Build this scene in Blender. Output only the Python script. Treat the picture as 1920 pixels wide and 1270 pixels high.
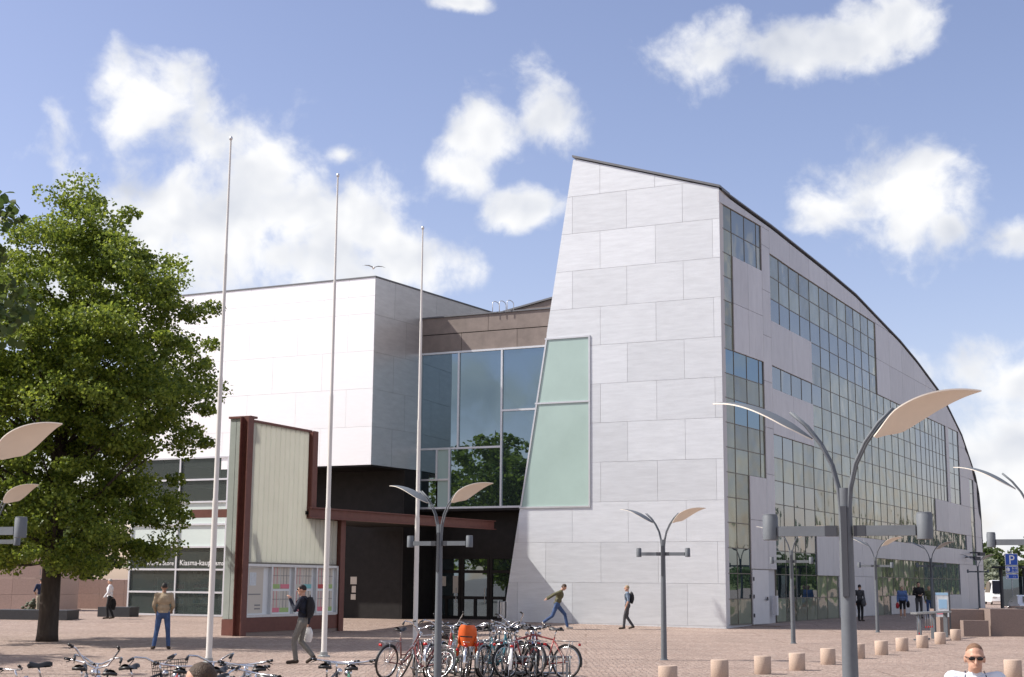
import bpy, bmesh, math, random
import numpy as np
from mathutils import Vector, Matrix
random.seed(7); rng = np.random.default_rng(11)
scene = bpy.context.scene
for o in list(bpy.data.objects): bpy.data.objects.remove(o)
COL = scene.collection
R = math.radians
def sstep(a, b, x):
    t = min(1, max(0, (x-a)/(b-a))); return t*t*(3-2*t)

# ------------------------------------------------------------------ camera
FPX = 2667.0; PITCH = math.atan(456/FPX); ROLL = 0.0078; EYE = 1.9
fw = Vector((0, math.cos(PITCH), math.sin(PITCH))); up0 = Vector((0, -math.sin(PITCH), math.cos(PITCH))); rt0 = Vector((1, 0, 0))
rt = rt0*math.cos(ROLL)+up0*math.sin(ROLL); up = up0*math.cos(ROLL)-rt0*math.sin(ROLL)
cam_d = bpy.data.cameras.new('camera'); cam = bpy.data.objects.new('camera', cam_d); COL.objects.link(cam)
cam_d.sensor_width = 36.0; cam_d.lens = 36.0*FPX/1920; cam_d.clip_start = 0.2; cam_d.clip_end = 12000
M3 = Matrix((rt, up, -fw)).transposed()
cam.matrix_world = Matrix.Translation((0, 0, EYE)) @ M3.to_4x4()
scene.camera = cam
def ray(x, y): return (x-960)/FPX*rt+(635-y)/FPX*up+fw

# ------------------------------------------------------------------ sky, sun, exposure
SUN_EL = R(45); PHI = R(1.0)
SUN_DIR = Vector((-math.cos(PHI)*math.cos(SUN_EL), math.sin(PHI)*math.cos(SUN_EL), math.sin(SUN_EL)))
scene.view_settings.view_transform = 'Standard'; scene.view_settings.look = 'None'
scene.view_settings.gamma = 1.0; scene.view_settings.exposure = 0.5
scene.view_settings.use_curve_mapping = False
world = bpy.data.worlds.new('World'); scene.world = world; world.use_nodes = True
def build_world():
    nt = world.node_tree; N = nt.nodes; L = nt.links; N.clear()
    def n(t, **k):
        q = N.new(t)
        for a, b in k.items(): setattr(q, a, b)
        return q
    def math_(op, a, b=None, c=None):
        q = n('ShaderNodeMath', operation=op)
        for i, s in enumerate((a, b, c)):
            if s is None: continue
            if isinstance(s, (int, float)): q.inputs[i].default_value = s
            else: L.new(s, q.inputs[i])
        return q.outputs[0]
    def vmath(op, a, b):
        q = n('ShaderNodeVectorMath', operation=op)
        for i, s in enumerate((a, b)):
            if isinstance(s, (tuple, Vector)): q.inputs[i].default_value = s
            else: L.new(s, q.inputs[i])
        return q
    out = n('ShaderNodeOutputWorld')
    sky = n('ShaderNodeTexSky', sky_type='NISHITA'); sky.sun_disc = False
    sky.sun_elevation = SUN_EL; sky.sun_rotation = R(-90)
    sky.air_density = 1.0; sky.dust_density = 1.0; sky.ozone_density = 4.0; sky.altitude = 10
    wb = n('ShaderNodeMixRGB', blend_type='MULTIPLY'); wb.inputs[0].default_value = 1; L.new(sky.outputs[0], wb.inputs[1]); wb.inputs[2].default_value = (1.26, 0.97, 0.92, 1)
    bg = n('ShaderNodeBackground'); L.new(wb.outputs[0], bg.inputs[0]); bg.inputs[1].default_value = 0.132
    tc = n('ShaderNodeTexCoord'); d = tc.outputs['Generated']
    # cumulus: soft masses at sky directions, broken up by fractal noise
    blobs = [((265,185),75,62),((325,150),50,40),((235,235),45,50),((430,250),85,55),((500,310),70,60),((440,425),280,150),((400,480),240,90),((330,420),120,80),((520,480),130,70),((590,400),80,70),((150,540),200,90),((620,470),90,70),
             ((770,480),105,55),((690,430),60,45),((905,245),85,62),((1025,205),60,66),((865,330),60,50),((985,395),80,42),((1330,115),75,55),((1450,85),95,52),((1590,75),95,48),((1690,50),55,55),
             ((1610,365),75,62),((1710,385),95,85),((1790,430),75,60),((1890,440),65,34),((1820,700),95,62),((1900,720),90,70),((1900,850),120,80),((1860,930),110,70),((1900,1010),150,60),((850,5),60,14),((640,290),34,20)]
    dv = ray(925, 735).normalized(); nn_ = Vector((-math.sin(R(25.8)), -math.cos(R(25.8)), 0)); mirror = dv-2*dv.dot(nn_)*nn_
    blobs += [(mirror, 105, 62), (mirror+Vector((.03, -.03, .008)), 70, 40)]
    dens = None
    for pp, rx, ry in blobs:
        c = pp.normalized() if isinstance(pp, Vector) else ray(*pp).normalized()
        s = vmath('SUBTRACT', d, tuple(c)); m = vmath('MULTIPLY', s.outputs[0], (FPX/rx/1.22, FPX/rx/1.22*0.6, FPX/ry/1.22))
        ln = n('ShaderNodeVectorMath', operation='LENGTH'); L.new(m.outputs[0], ln.inputs[0])
        e = math_('SUBTRACT', 1.0, ln.outputs['Value'])
        dens = e if dens is None else math_('SMOOTH_MAX', dens, e, 0.25)
    # elsewhere round the sky: scattered clouds of the same kind
    gn = n('ShaderNodeTexNoise'); gn.inputs['Scale'].default_value = 3.1; gn.inputs['Detail'].default_value = 2; L.new(d, gn.inputs['Vector'])
    g = math_('MULTIPLY_ADD', gn.outputs[0], 6.0, -3.0)
    dot = vmath('DOT_PRODUCT', d, tuple(ray(960, 560).normalized())); inframe = n('ShaderNodeMapRange'); inframe.interpolation_type = 'SMOOTHSTEP'
    L.new(dot.outputs['Value'], inframe.inputs[0]); inframe.inputs[1].default_value = 0.86; inframe.inputs[2].default_value = 0.93
    inframe.inputs[3].default_value = 0; inframe.inputs[4].default_value = 3
    g = math_('SUBTRACT', g, inframe.outputs[0])
    dens = math_('MAXIMUM', dens, g)
    dens = math_('MAXIMUM', math_('MULTIPLY_ADD', dens, 1.5, 0.04), -1.5)
    def fbm(vec, sc, det=9, rough=0.58):
        q = n('ShaderNodeTexNoise'); q.inputs['Scale'].default_value = sc; q.inputs['Detail'].default_value = det; q.inputs['Roughness'].default_value = rough
        L.new(vec, q.inputs['Vector']); return q.outputs[0]
    wn = n('ShaderNodeTexNoise'); wn.inputs['Scale'].default_value = 14; wn.inputs['Detail'].default_value = 3; L.new(d, wn.inputs['Vector'])
    w0 = vmath('SUBTRACT', wn.outputs['Color'], (0.5, 0.5, 0.5)); w1 = vmath('SCALE', w0.outputs[0], (0, 0, 0)); w1.inputs['Scale'].default_value = 0.03
    dw = vmath('ADD', d, w1.outputs[0]).outputs[0]
    f1 = fbm(dw, 22.0, 9, 0.565); fl = fbm(dw, 15.0, 3, 0.45)
    off = vmath('ADD', dw, tuple((SUN_DIR*0.5+Vector((0, 0, 0.6)))*0.017)).outputs[0]
    f2 = fbm(off, 15.0, 3, 0.45)
    den = math_('ADD', dens, math_('MULTIPLY_ADD', f1, 4.4, -2.38))
    mr = n('ShaderNodeMapRange'); mr.interpolation_type = 'SMOOTHSTEP'; L.new(den, mr.inputs[0])
    mr.inputs[1].default_value = -0.38; mr.inputs[2].default_value = 0.95; mr.inputs[3].default_value = 0; mr.inputs[4].default_value = 0.97
    relief = math_('MULTIPLY_ADD', math_('SUBTRACT', fl, f2), 3.2, 0.60)
    core = n('ShaderNodeMapRange'); L.new(den, core.inputs[0]); core.inputs[1].default_value = 0.3; core.inputs[2].default_value = 1.9; core.inputs[3].default_value = 0.25; core.inputs[4].default_value = -0.05
    lum = n('ShaderNodeClamp'); L.new(math_('ADD', relief, core.outputs[0]), lum.inputs[0])
    cc = n('ShaderNodeMixRGB'); L.new(lum.outputs[0], cc.inputs[0]); cc.inputs[1].default_value = (0.42, 0.45, 0.52, 1); cc.inputs[2].default_value = (0.74, 0.74, 0.74, 1)
    bg2 = n('ShaderNodeBackground'); L.new(cc.outputs[0], bg2.inputs[0]); bg2.inputs[1].default_value = 1.0
    mix = n('ShaderNodeMixShader'); L.new(mr.outputs[0], mix.inputs[0]); L.new(bg.outputs[0], mix.inputs[1]); L.new(bg2.outputs[0], mix.inputs[2])
    L.new(mix.outputs[0], out.inputs[0])
build_world()
sun_d = bpy.data.lights.new('sun', 'SUN'); sun = bpy.data.objects.new('sun', sun_d); COL.objects.link(sun)
sun_d.energy = 4.4; sun_d.angle = R(0.53); sun_d.color = (1.0, 0.95, 0.88)
sun.rotation_euler = (-SUN_DIR).to_track_quat('-Z', 'Y').to_euler()

# ------------------------------------------------------------------ materials
def mat(name, col, rough=0.6, metal=0.0, var=0.0, vscale=4.0, bump=0.0, bscale=30.0, objvar=0.0, stretch=(1,1,1), col2=None, ior=1.45, spec=0.5, trans=0.0):
    m = bpy.data.materials.new(name); m.use_nodes = True; nt = m.node_tree; N = nt.nodes; L = nt.links
    b = N['Principled BSDF']; b.inputs['Roughness'].default_value = rough; b.inputs['Metallic'].default_value = metal; b.inputs['IOR'].default_value = ior
    b.inputs['Specular IOR Level'].default_value = spec
    c = (*col, 1); b.inputs['Base Color'].default_value = c; cs = None
    tc = N.new('ShaderNodeTexCoord'); mp = N.new('ShaderNodeMapping'); L.new(tc.outputs['Object'], mp.inputs[0]); mp.inputs['Scale'].default_value = stretch
    if var or col2:
        no = N.new('ShaderNodeTexNoise'); no.inputs['Scale'].default_value = vscale; no.inputs['Detail'].default_value = 6; no.inputs['Roughness'].default_value = 0.65; L.new(mp.outputs[0], no.inputs[0])
        mx = N.new('ShaderNodeMixRGB'); rp = N.new('ShaderNodeMapRange'); rp.inputs[1].default_value = 0.3; rp.inputs[2].default_value = 0.7; L.new(no.outputs[0], rp.inputs[0]); L.new(rp.outputs[0], mx.inputs[0])
        a = col2 if col2 else tuple(min(1, k*(1+var)) for k in col); z = col if col2 else tuple(k*(1-var) for k in col)
        mx.inputs[1].default_value = (*z, 1); mx.inputs[2].default_value = (*a, 1); cs = mx.outputs[0]
    if objvar:
        oi = N.new('ShaderNodeObjectInfo'); rp2 = N.new('ShaderNodeMapRange'); rp2.inputs[3].default_value = 1-objvar; rp2.inputs[4].default_value = 1+objvar; L.new(oi.outputs['Random'], rp2.inputs[0])
        hs = N.new('ShaderNodeHueSaturation'); L.new(rp2.outputs[0], hs.inputs['Value'])
        if cs: L.new(cs, hs.inputs['Color'])
        else: hs.inputs['Color'].default_value = c
        cs = hs.outputs[0]
    if cs: L.new(cs, b.inputs['Base Color'])
    if bump:
        n2 = N.new('ShaderNodeTexNoise'); n2.inputs['Scale'].default_value = bscale; n2.inputs['Detail'].default_value = 4; L.new(mp.outputs[0], n2.inputs[0])
        bp = N.new('ShaderNodeBump'); bp.inputs['Strength'].default_value = bump; bp.inputs['Distance'].default_value = 0.02; L.new(n2.outputs[0], bp.inputs['Height']); L.new(bp.outputs[0], b.inputs['Normal'])
    return m
def leaf_mat(name, c1, c2):
    m = bpy.data.materials.new(name); m.use_nodes = True; nt = m.node_tree; N = nt.nodes; L = nt.links
    b = N['Principled BSDF']; b.inputs['Roughness'].default_value = 0.45; b.inputs['Specular IOR Level'].default_value = 0.35
    g = N.new('ShaderNodeNewGeometry'); mx = N.new('ShaderNodeMixRGB'); L.new(g.outputs['Random Per Island'], mx.inputs[0]); mx.inputs[1].default_value = (*c1, 1); mx.inputs[2].default_value = (*c2, 1)
    L.new(mx.outputs[0], b.inputs['Base Color'])
    t = N.new('ShaderNodeBsdfTranslucent'); hs = N.new('ShaderNodeHueSaturation'); hs.inputs['Value'].default_value = 1.5; hs.inputs['Hue'].default_value = 0.485; L.new(mx.outputs[0], hs.inputs['Color']); L.new(hs.outputs[0], t.inputs[0])
    s = N.new('ShaderNodeMixShader'); s.inputs[0].default_value = 0.45; L.new(b.outputs[0], s.inputs[1]); L.new(t.outputs[0], s.inputs[2]); L.new(s.outputs[0], N['Material Output'].inputs[0])
    return m
def glass_mat(name, tint, trans=0.0, ior=1.9, rough=0.02, wav=0.03, wscale=0.8, objvar=0.25):
    m = mat(name, tint, rough, 0, 0, 1, objvar=objvar, ior=ior, spec=0.5)
    nt = m.node_tree; N = nt.nodes; L = nt.links; b = N['Principled BSDF']
    tc = N.new('ShaderNodeTexCoord'); no = N.new('ShaderNodeTexNoise'); no.inputs['Scale'].default_value = wscale; no.inputs['Detail'].default_value = 1.0
    oi = N.new('ShaderNodeObjectInfo'); ad = N.new('ShaderNodeVectorMath'); ad.operation = 'MULTIPLY_ADD'; L.new(oi.outputs['Random'], ad.inputs[0]); ad.inputs[1].default_value = (17, 31, 23); L.new(tc.outputs['Object'], ad.inputs[2])
    L.new(ad.outputs[0], no.inputs[0]); bp = N.new('ShaderNodeBump'); bp.inputs['Strength'].default_value = 1.0; bp.inputs['Distance'].default_value = wav; L.new(no.outputs[0], bp.inputs['Height']); L.new(bp.outputs[0], b.inputs['Normal'])
    if trans:
        t = N.new('ShaderNodeBsdfTransparent'); t.inputs[0].default_value = (0.75, 0.85, 0.80, 1); s = N.new('ShaderNodeMixShader'); fr = N.new('ShaderNodeFresnel'); fr.inputs[0].default_value = ior
        k = N.new('ShaderNodeMath'); k.operation = 'MULTIPLY_ADD'; k.use_clamp = True; L.new(fr.outputs[0], k.inputs[0]); k.inputs[1].default_value = 1.0; k.inputs[2].default_value = 1-trans
        L.new(k.outputs[0], s.inputs[0]); L.new(t.outputs[0], s.inputs[1]); L.new(b.outputs[0], s.inputs[2]); L.new(s.outputs[0], N['Material Output'].inputs[0])
    return m
def ground_mat():
    m = bpy.data.materials.new('granite setts'); m.use_nodes = True; nt = m.node_tree; N = nt.nodes; L = nt.links; b = N['Principled BSDF']; b.inputs['Roughness'].default_value = 0.85
    tc = N.new('ShaderNodeTexCoord')
    vo = N.new('ShaderNodeTexVoronoi'); vo.inputs['Scale'].default_value = 8.0; vo.inputs['Randomness'].default_value = 0.55; L.new(tc.outputs['Object'], vo.inputs['Vector'])
    ve = N.new('ShaderNodeTexVoronoi'); ve.feature = 'DISTANCE_TO_EDGE'; ve.inputs['Scale'].default_value = 8.0; ve.inputs['Randomness'].default_value = 0.55; L.new(tc.outputs['Object'], ve.inputs['Vector'])
    cr = N.new('ShaderNodeValToRGB'); cr.color_ramp.elements[0].color = (0.31, 0.22, 0.178, 1); cr.color_ramp.elements[1].color = (0.42, 0.325, 0.27, 1); e = cr.color_ramp.elements.new(0.5); e.color = (0.36, 0.265, 0.212, 1)
    sp = N.new('ShaderNodeSeparateColor'); L.new(vo.outputs['Color'], sp.inputs[0]); L.new(sp.outputs[0], cr.inputs[0])
    no = N.new('ShaderNodeTexNoise'); no.inputs['Scale'].default_value = 0.35; no.inputs['Detail'].default_value = 7; no.inputs['Roughness'].default_value = 0.7; L.new(tc.outputs['Object'], no.inputs[0])
    rp = N.new('ShaderNodeMapRange'); rp.inputs[1].default_value = 0.3; rp.inputs[2].default_value = 0.7; rp.inputs[3].default_value = 0.8; rp.inputs[4].default_value = 1.16; L.new(no.outputs[0], rp.inputs[0])
    hs = N.new('ShaderNodeHueSaturation'); L.new(cr.outputs[0], hs.inputs['Color']); L.new(rp.outputs[0], hs.inputs['Value'])
    jr = N.new('ShaderNodeMapRange'); jr.inputs[1].default_value = 0.02; jr.inputs[2].default_value = 0.10; L.new(ve.outputs[0], jr.inputs[0])
    mx = N.new('ShaderNodeMixRGB'); L.new(jr.outputs[0], mx.inputs[0]); mx.inputs[1].default_value = (0.20, 0.15, 0.125, 1); L.new(hs.outputs[0], mx.inputs[2])
    # stone gutters crossing the square
    br = N.new('ShaderNodeTexBrick'); br.inputs['Scale'].default_value = 0.3; br.inputs['Mortar Size'].default_value = 0.012; br.inputs['Brick Width'].default_value = 3.0; br.inputs['Row Height'].default_value = 0.9; br.offset = 0.35
    mp = N.new('ShaderNodeMapping'); mp.inputs['Rotation'].default_value = (0, 0, R(3)); L.new(tc.outputs['Object'], mp.inputs[0]); L.new(mp.outputs[0], br.inputs['Vector'])
    br.inputs['Color1'].default_value = br.inputs['Color2'].default_value = (1, 1, 1, 1); br.inputs['Mortar'].default_value = (0.76, 0.73, 0.71, 1)
    mu = N.new('ShaderNodeMixRGB'); mu.blend_type = 'MULTIPLY'; mu.inputs[0].default_value = 1; L.new(mx.outputs[0], mu.inputs[1]); L.new(br.outputs[0], mu.inputs[2])
    L.new(mu.outputs[0], b.inputs['Base Color'])
    bp = N.new('ShaderNodeBump'); bp.inputs['Strength'].default_value = 0.8; bp.inputs['Distance'].default_value = 0.02; L.new(jr.outputs[0], bp.inputs['Height']); L.new(bp.outputs[0], b.inputs['Normal'])
    return m
def planks_mat():
    # channel glass: pale, half translucent
    m = mat('channel glass', (0.57, 0.58, 0.53), 0.35, 0, 0.10, 1.2, objvar=0.05)
    nt = m.node_tree; N = nt.nodes; L = nt.links; b = N['Principled BSDF']
    t = N.new('ShaderNodeBsdfTranslucent'); t.inputs[0].default_value = (0.70, 0.70, 0.64, 1); s = N.new('ShaderNodeMixShader'); s.inputs[0].default_value = 0.6
    L.new(b.outputs[0], s.inputs[1]); L.new(t.outputs[0], s.inputs[2]); L.new(s.outputs[0], N['Material Output'].inputs[0]); return m
M = {}
M = dict(
 ground=ground_mat(),
 zinc=mat('brushed aluminium panels', (0.63, 0.655, 0.675), 0.5, 0.42, 0.075, 1.1, 0.16, 9, objvar=0.06, stretch=(1, 1, 7)),
 zinc2=mat('shaded flank aluminium panels', (0.52, 0.515, 0.53), 0.5, 0.35, 0.07, 1.6, 0.2, 7, objvar=0.05, stretch=(2, 2, 0.6)),  # flank cladding, its shade put into a darker grey
 white=mat('white aluminium panels', (0.90, 0.895, 0.88), 0.42, 0.45, 0.02, 2, 0.1, 6, objvar=0.015, stretch=(1, 1, 5)),
 side=mat('shaded side aluminium panels', (0.68, 0.69, 0.70), 0.33, 0.75, 0.08, 1.5, 0.15, 6, objvar=0.04, stretch=(1, 1, 4)),  # right side of the white wing, shade painted in as a greyer tone
 joint=mat('grey joint backing', (0.52, 0.52, 0.53), 0.8),
 brown=mat('brown patinated metal', (0.21, 0.175, 0.155), 0.55, 0.3, 0.14, 2.5, objvar=0.08),
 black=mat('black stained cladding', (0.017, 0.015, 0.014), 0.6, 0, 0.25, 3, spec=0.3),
 roofm=mat('dark roof sheet', (0.16, 0.165, 0.175), 0.5, 0.4, 0.1, 2),
 frame=mat('window frame bronze', (0.16, 0.145, 0.12), 0.5, 0.3, 0.1, 3),
 plke=mat('tree shaded channel glass', (0.36, 0.40, 0.37), 0.35, 0, 0.08, 2),  # pavilion end planks: the tree's shade is put into a darker glass colour
 alu=mat('bare aluminium profile', (0.62, 0.63, 0.64), 0.4, 0.6, 0.05, 5),
 glass=glass_mat('facade glass', (0.185, 0.21, 0.155), 0, 1.6, 0.03, 0.06, 0.8, 0.42),
 glassb=glass_mat('clear blue window glass', (0.10, 0.135, 0.15), 0, 2.0, 0.02, 0.03, 0.6, 0.3),
 gdark=glass_mat('dark reflecting glass', (0.018, 0.026, 0.026), 0, 3.0, 0.01, 0.006, 0.4, 0.2),
 gshop=glass_mat('shop glass', (0.16, 0.19, 0.18), 0.80, 1.55, 0.01, 0.004, 0.5, 0.1),  # pale tint stands in for light inside the shop
 frost=mat('frosted green glass', (0.40, 0.525, 0.48), 0.16, 0, 0.06, 0.5, objvar=0.02, ior=1.5),
 frostw=mat('frosted pale glass', (0.60, 0.68, 0.64), 0.25, 0, 0.03, 1.0, objvar=0.03),
 rust=mat('rust red painted steel', (0.15, 0.055, 0.042), 0.55, 0, 0.14, 5, 0.1, 20),
 plank=planks_mat(),
 pole=mat('white flagpole paint', (0.66, 0.64, 0.60), 0.35, 0, 0.04, 3),
 lampm=mat('blue grey lamp paint', (0.125, 0.14, 0.155), 0.6, 0.0, 0.10, 6, 0.05, 30),
 lampd=mat('dark lamp fitting', (0.055, 0.06, 0.07), 0.45, 0.2),
 steel=mat('stainless rod', (0.42, 0.43, 0.44), 0.3, 0.9),
 wing=mat('warm lit reflector plate', (0.80, 0.74, 0.64), 0.5, 0, 0.03, 3),  # white plate; warm bounce from the paving put into its colour
 granite=mat('pale red granite', (0.47, 0.36, 0.285), 0.85, 0, 0.16, 40, 0.3, 60, objvar=0.06),
 granite2=mat('pink granite ashlar', (0.50, 0.37, 0.31), 0.75, 0, 0.10, 14, 0.1, 40, objvar=0.05),
 granite3=mat('brown granite wall', (0.24, 0.185, 0.16), 0.8, 0, 0.14, 30, 0.1, 50, objvar=0.05),
 slate=mat('dark stone slab', (0.06, 0.063, 0.066), 0.6, 0, 0.1, 6),
 bark=mat('tree bark', (0.055, 0.043, 0.034), 0.9, 0, 0.35, 7, 0.9, 14, stretch=(1, 1, 0.25)),
 leaf=leaf_mat('linden leaves', (0.050, 0.092, 0.014), (0.235, 0.30, 0.044)),
 leafn=leaf_mat('near leaves', (0.035, 0.065, 0.016), (0.08, 0.115, 0.03)),
 leaff=leaf_mat('far leaves', (0.05, 0.085, 0.028), (0.11, 0.145, 0.05)),
 leafs=leaf_mat('silver willow leaves', (0.20, 0.235, 0.165), (0.30, 0.33, 0.25)),
 grass=mat('far meadow', (0.15, 0.17, 0.05), 0.9, 0, 0.3, 0.2),
 rubber=mat('tyre rubber', (0.018, 0.018, 0.018), 0.75), chrome=mat('chrome', (0.72, 0.72, 0.72), 0.18, 1.0), blackp=mat('black plastic', (0.02, 0.02, 0.021), 0.45),
 saddle=mat('black saddle leather', (0.025, 0.024, 0.024), 0.4), rack=mat('galvanised steel', (0.36, 0.38, 0.38), 0.45, 0.7, 0.1, 8),
 orange=mat('orange plastic', (0.66, 0.115, 0.022), 0.42, 0, 0.06, 6), amber=mat('amber reflector', (0.85, 0.28, 0.02), 0.25), redp=mat('red reflector', (0.45, 0.02, 0.02), 0.25),
 paper=mat('poster paper', (0.62, 0.57, 0.49), 0.6), pink=mat('pink print', (0.72, 0.22, 0.27), 0.6), green=mat('green print', (0.38, 0.52, 0.20), 0.6), teal=mat('teal print', (0.22, 0.55, 0.55), 0.6), redi=mat('red print', (0.55, 0.09, 0.09), 0.6), ink=mat('grey print', (0.28, 0.27, 0.26), 0.7),
 whitep=mat('white paint', (0.80, 0.80, 0.78), 0.4), blue=mat('sign blue', (0.015, 0.085, 0.42), 0.4), skyb=mat('map print blue', (0.32, 0.52, 0.70), 0.5), mapc=mat('map print', (0.62, 0.66, 0.68), 0.5, 0, 0.12, 9),
 doorm=mat('light grey metal door', (0.62, 0.62, 0.63), 0.5, 0.2, 0.03, 2),
 skin=mat('skin', (0.52, 0.30, 0.21), 0.5, 0, 0.06, 20), skind=mat('tanned skin', (0.30, 0.165, 0.11), 0.5),
 hairb=mat('brown hair', (0.06, 0.036, 0.02), 0.6, 0, 0.4, 60, 0.6, 90), haird=mat('dark hair', (0.018, 0.014, 0.012), 0.6, 0, 0.3, 60), hairz=mat('cropped hair', (0.20, 0.115, 0.07), 0.8, 0, 0.25, 90, 0.4, 140), hairl=mat('fair hair', (0.32, 0.23, 0.13), 0.6, 0, 0.2, 60), hairg=mat('grey hair', (0.38, 0.35, 0.32), 0.6),
 glassk=mat('dark lens', (0.01, 0.01, 0.012), 0.08), carw=mat('white car paint', (0.72, 0.72, 0.72), 0.2, 0, ior=1.6), carr=mat('red car paint', (0.42, 0.03, 0.03), 0.2), carg=mat('silver car paint', (0.5, 0.51, 0.52), 0.25, 0.5), yellow=mat('yellow paint', (0.75, 0.42, 0.03), 0.4),
 bronze=mat('floral wreath', (0.10, 0.11, 0.07), 0.7, 0, 0.5, 20), plaster=mat('far pale wall', (0.5, 0.46, 0.42), 0.8, 0, 0.1, 1), floor=mat('interior floor', (0.20, 0.20, 0.19), 0.6), shelf=mat('interior shelf white', (0.78, 0.80, 0.79), 0.6),
)
M['gdark'].node_tree.nodes['Principled BSDF'].inputs['Specular Tint'].default_value = (0.62, 0.84, 1.0, 1)
def cloth(name, col, var=0.12, rough=0.85): 
    M[name] = mat(name, col, rough, 0, var, 9, 1.0, 13); return M[name]

# ------------------------------------------------------------------ mesh helpers
class MB:
    def __init__(s): s.v = []; s.f = []
    def add(s, vs, fs):
        b = len(s.v); s.v += [tuple(map(float, p)) for p in vs]; s.f += [tuple(i+b for i in f) for f in fs]; return s
    def box(s, c, size, rz=0, M4=None):
        x, y, z = (k/2 for k in size); vs = [Vector((a*x, b*y, d*z)) for d in (-1, 1) for a, b in ((-1,-1),(1,-1),(1,1),(-1,1))]
        if rz: vs = [Matrix.Rotation(rz, 3, 'Z') @ p for p in vs]
        if M4: vs = [M4 @ p for p in vs]
        return s.add([p+Vector(c) for p in vs], [(3,2,1,0),(4,5,6,7),(0,1,5,4),(1,2,6,5),(2,3,7,6),(3,0,4,7)])
    def tube(s, path, r, n=8, caps=True, flat=None):
        path = [Vector(p) for p in path]; rs = r if isinstance(r, (list, tuple)) else [r]*len(path); b = len(s.v); prev = None
        for i, p in enumerate(path):
            t = (path[min(i+1, len(path)-1)]-path[max(i-1, 0)]).normalized()
            a = prev if prev else (Vector((0, 0, 1)) if abs(t.z) < 0.9 else Vector((1, 0, 0)))
            x = t.cross(a).normalized(); y = x.cross(t).normalized(); prev = y
            fx, fy = flat if flat else (1, 1)
            for k in range(n):
                w = 2*math.pi*k/n; s.v.append(tuple(p+x*math.cos(w)*rs[i]*fx+y*math.sin(w)*rs[i]*fy))
        for i in range(len(path)-1):
            for k in range(n): s.f.append((b+i*n+k, b+i*n+(k+1) % n, b+(i+1)*n+(k+1) % n, b+(i+1)*n+k))
        if caps: s.f.append(tuple(b+k for k in reversed(range(n)))); s.f.append(tuple(b+(len(path)-1)*n+k for k in range(n)))
        return s
    def lathe(s, prof, n=20, c=(0,0,0)):
        b = len(s.v)
        for r, z in prof:
            for k in range(n): w = 2*math.pi*k/n; s.v.append((c[0]+r*math.cos(w), c[1]+r*math.sin(w), c[2]+z))
        for i in range(len(prof)-1):
            for k in range(n): s.f.append((b+i*n+k, b+i*n+(k+1) % n, b+(i+1)*n+(k+1) % n, b+(i+1)*n+k))
        s.f.append(tuple(b+k for k in reversed(range(n)))); s.f.append(tuple(b+(len(prof)-1)*n+k for k in range(n))); return s
    def ell(s, c, rad, n=10, m=7, M3=None):
        b = len(s.v); c = Vector(c)
        for i in range(m+1):
            th = math.pi*i/m
            for k in range(n):
                w = 2*math.pi*k/n; p = Vector((math.sin(th)*math.cos(w)*rad[0], math.sin(th)*math.sin(w)*rad[1], math.cos(th)*rad[2]))
                if M3: p = M3 @ p
                s.v.append(tuple(p+c))
        for i in range(m):
            for k in range(n): s.f.append((b+i*n+k, b+(i+1)*n+k, b+(i+1)*n+(k+1) % n, b+i*n+(k+1) % n))
        return s
    def torus(s, c, R0, r, axis='Y', n=28, m=6, a0=0, a1=2*math.pi):
        b = len(s.v); full = abs(a1-a0-2*math.pi) < 1e-6; nn = n if full else n+1
        for i in range(nn):
            w = a0+(a1-a0)*i/n
            for k in range(m):
                q = 2*math.pi*k/m; rr = R0+r*math.cos(q); s.v.append((c[0]+rr*math.cos(w), c[1]+r*math.sin(q), c[2]+rr*math.sin(w)))
        for i in range(n if full else n):
            j = (i+1) % nn
            if not full and i == n: break
            for k in range(m): s.f.append((b+i*m+k, b+i*m+(k+1) % m, b+j*m+(k+1) % m, b+j*m+k))
        return s
    def quadstrip(s, rows):
        b = len(s.v); n = len(rows[0])
        for r in rows: s.v += [tuple(p) for p in r]
        for i in range(len(rows)-1):
            for k in range(n-1): s.f.append((b+i*n+k, b+i*n+k+1, b+(i+1)*n+k+1, b+(i+1)*n+k))
        return s
    def prism(s, poly, d):
        # poly: 3D points of a planar outline; d: extrusion vector
        n = len(poly); d = Vector(d); P = [Vector(p) for p in poly]
        return s.add(P+[p+d for p in P], [tuple(range(n)), tuple(reversed(range(n, 2*n)))]+[(i, i+n, (i+1) % n+n, (i+1) % n) for i in range(n)])
    def mesh(s, name):
        me = bpy.data.meshes.new(name); me.from_pydata(s.v, [], s.f)
        bm = bmesh.new(); bm.from_mesh(me); bmesh.ops.recalc_face_normals(bm, faces=bm.faces); bm.to_mesh(me); bm.free(); me.update(); return me
def link(name, data, parent=None): 
    o = bpy.data.objects.new(name, data); COL.objects.link(o)
    if parent: o.parent = parent
    return o
def put(name, mb, m, parent=None, smooth=False, off=None, loc=None, rz=0):
    """one mesh object; off = world offset of the parent's origin, taken off world-space vertices"""
    if off is not None: mb.v = [(p[0]-off[0], p[1]-off[1], p[2]-off[2]) for p in mb.v]
    me = mb.mesh(name) if isinstance(mb, MB) else mb
    if smooth: me.polygons.foreach_set('use_smooth', [True]*len(me.polygons))
    o = link(name, me, parent)
    if m is not None: me.materials.clear(); me.materials.append(m if not isinstance(m, str) else M[m])
    if loc: o.location = loc
    if rz: o.rotation_euler = (0, 0, rz)
    return o
def smooth_angle(o, ang=40):
    me = o.data; me.polygons.foreach_set('use_smooth', [True]*len(me.polygons)); me.set_sharp_from_angle(angle=R(ang))
def thing(name, label, cat, loc=(0,0,0), rz=0, group=None):
    o = link(name, None); o.location = loc; o.rotation_euler = (0, 0, rz); tag(o, label, cat, group); o.empty_display_size = 0.2; return o
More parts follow.
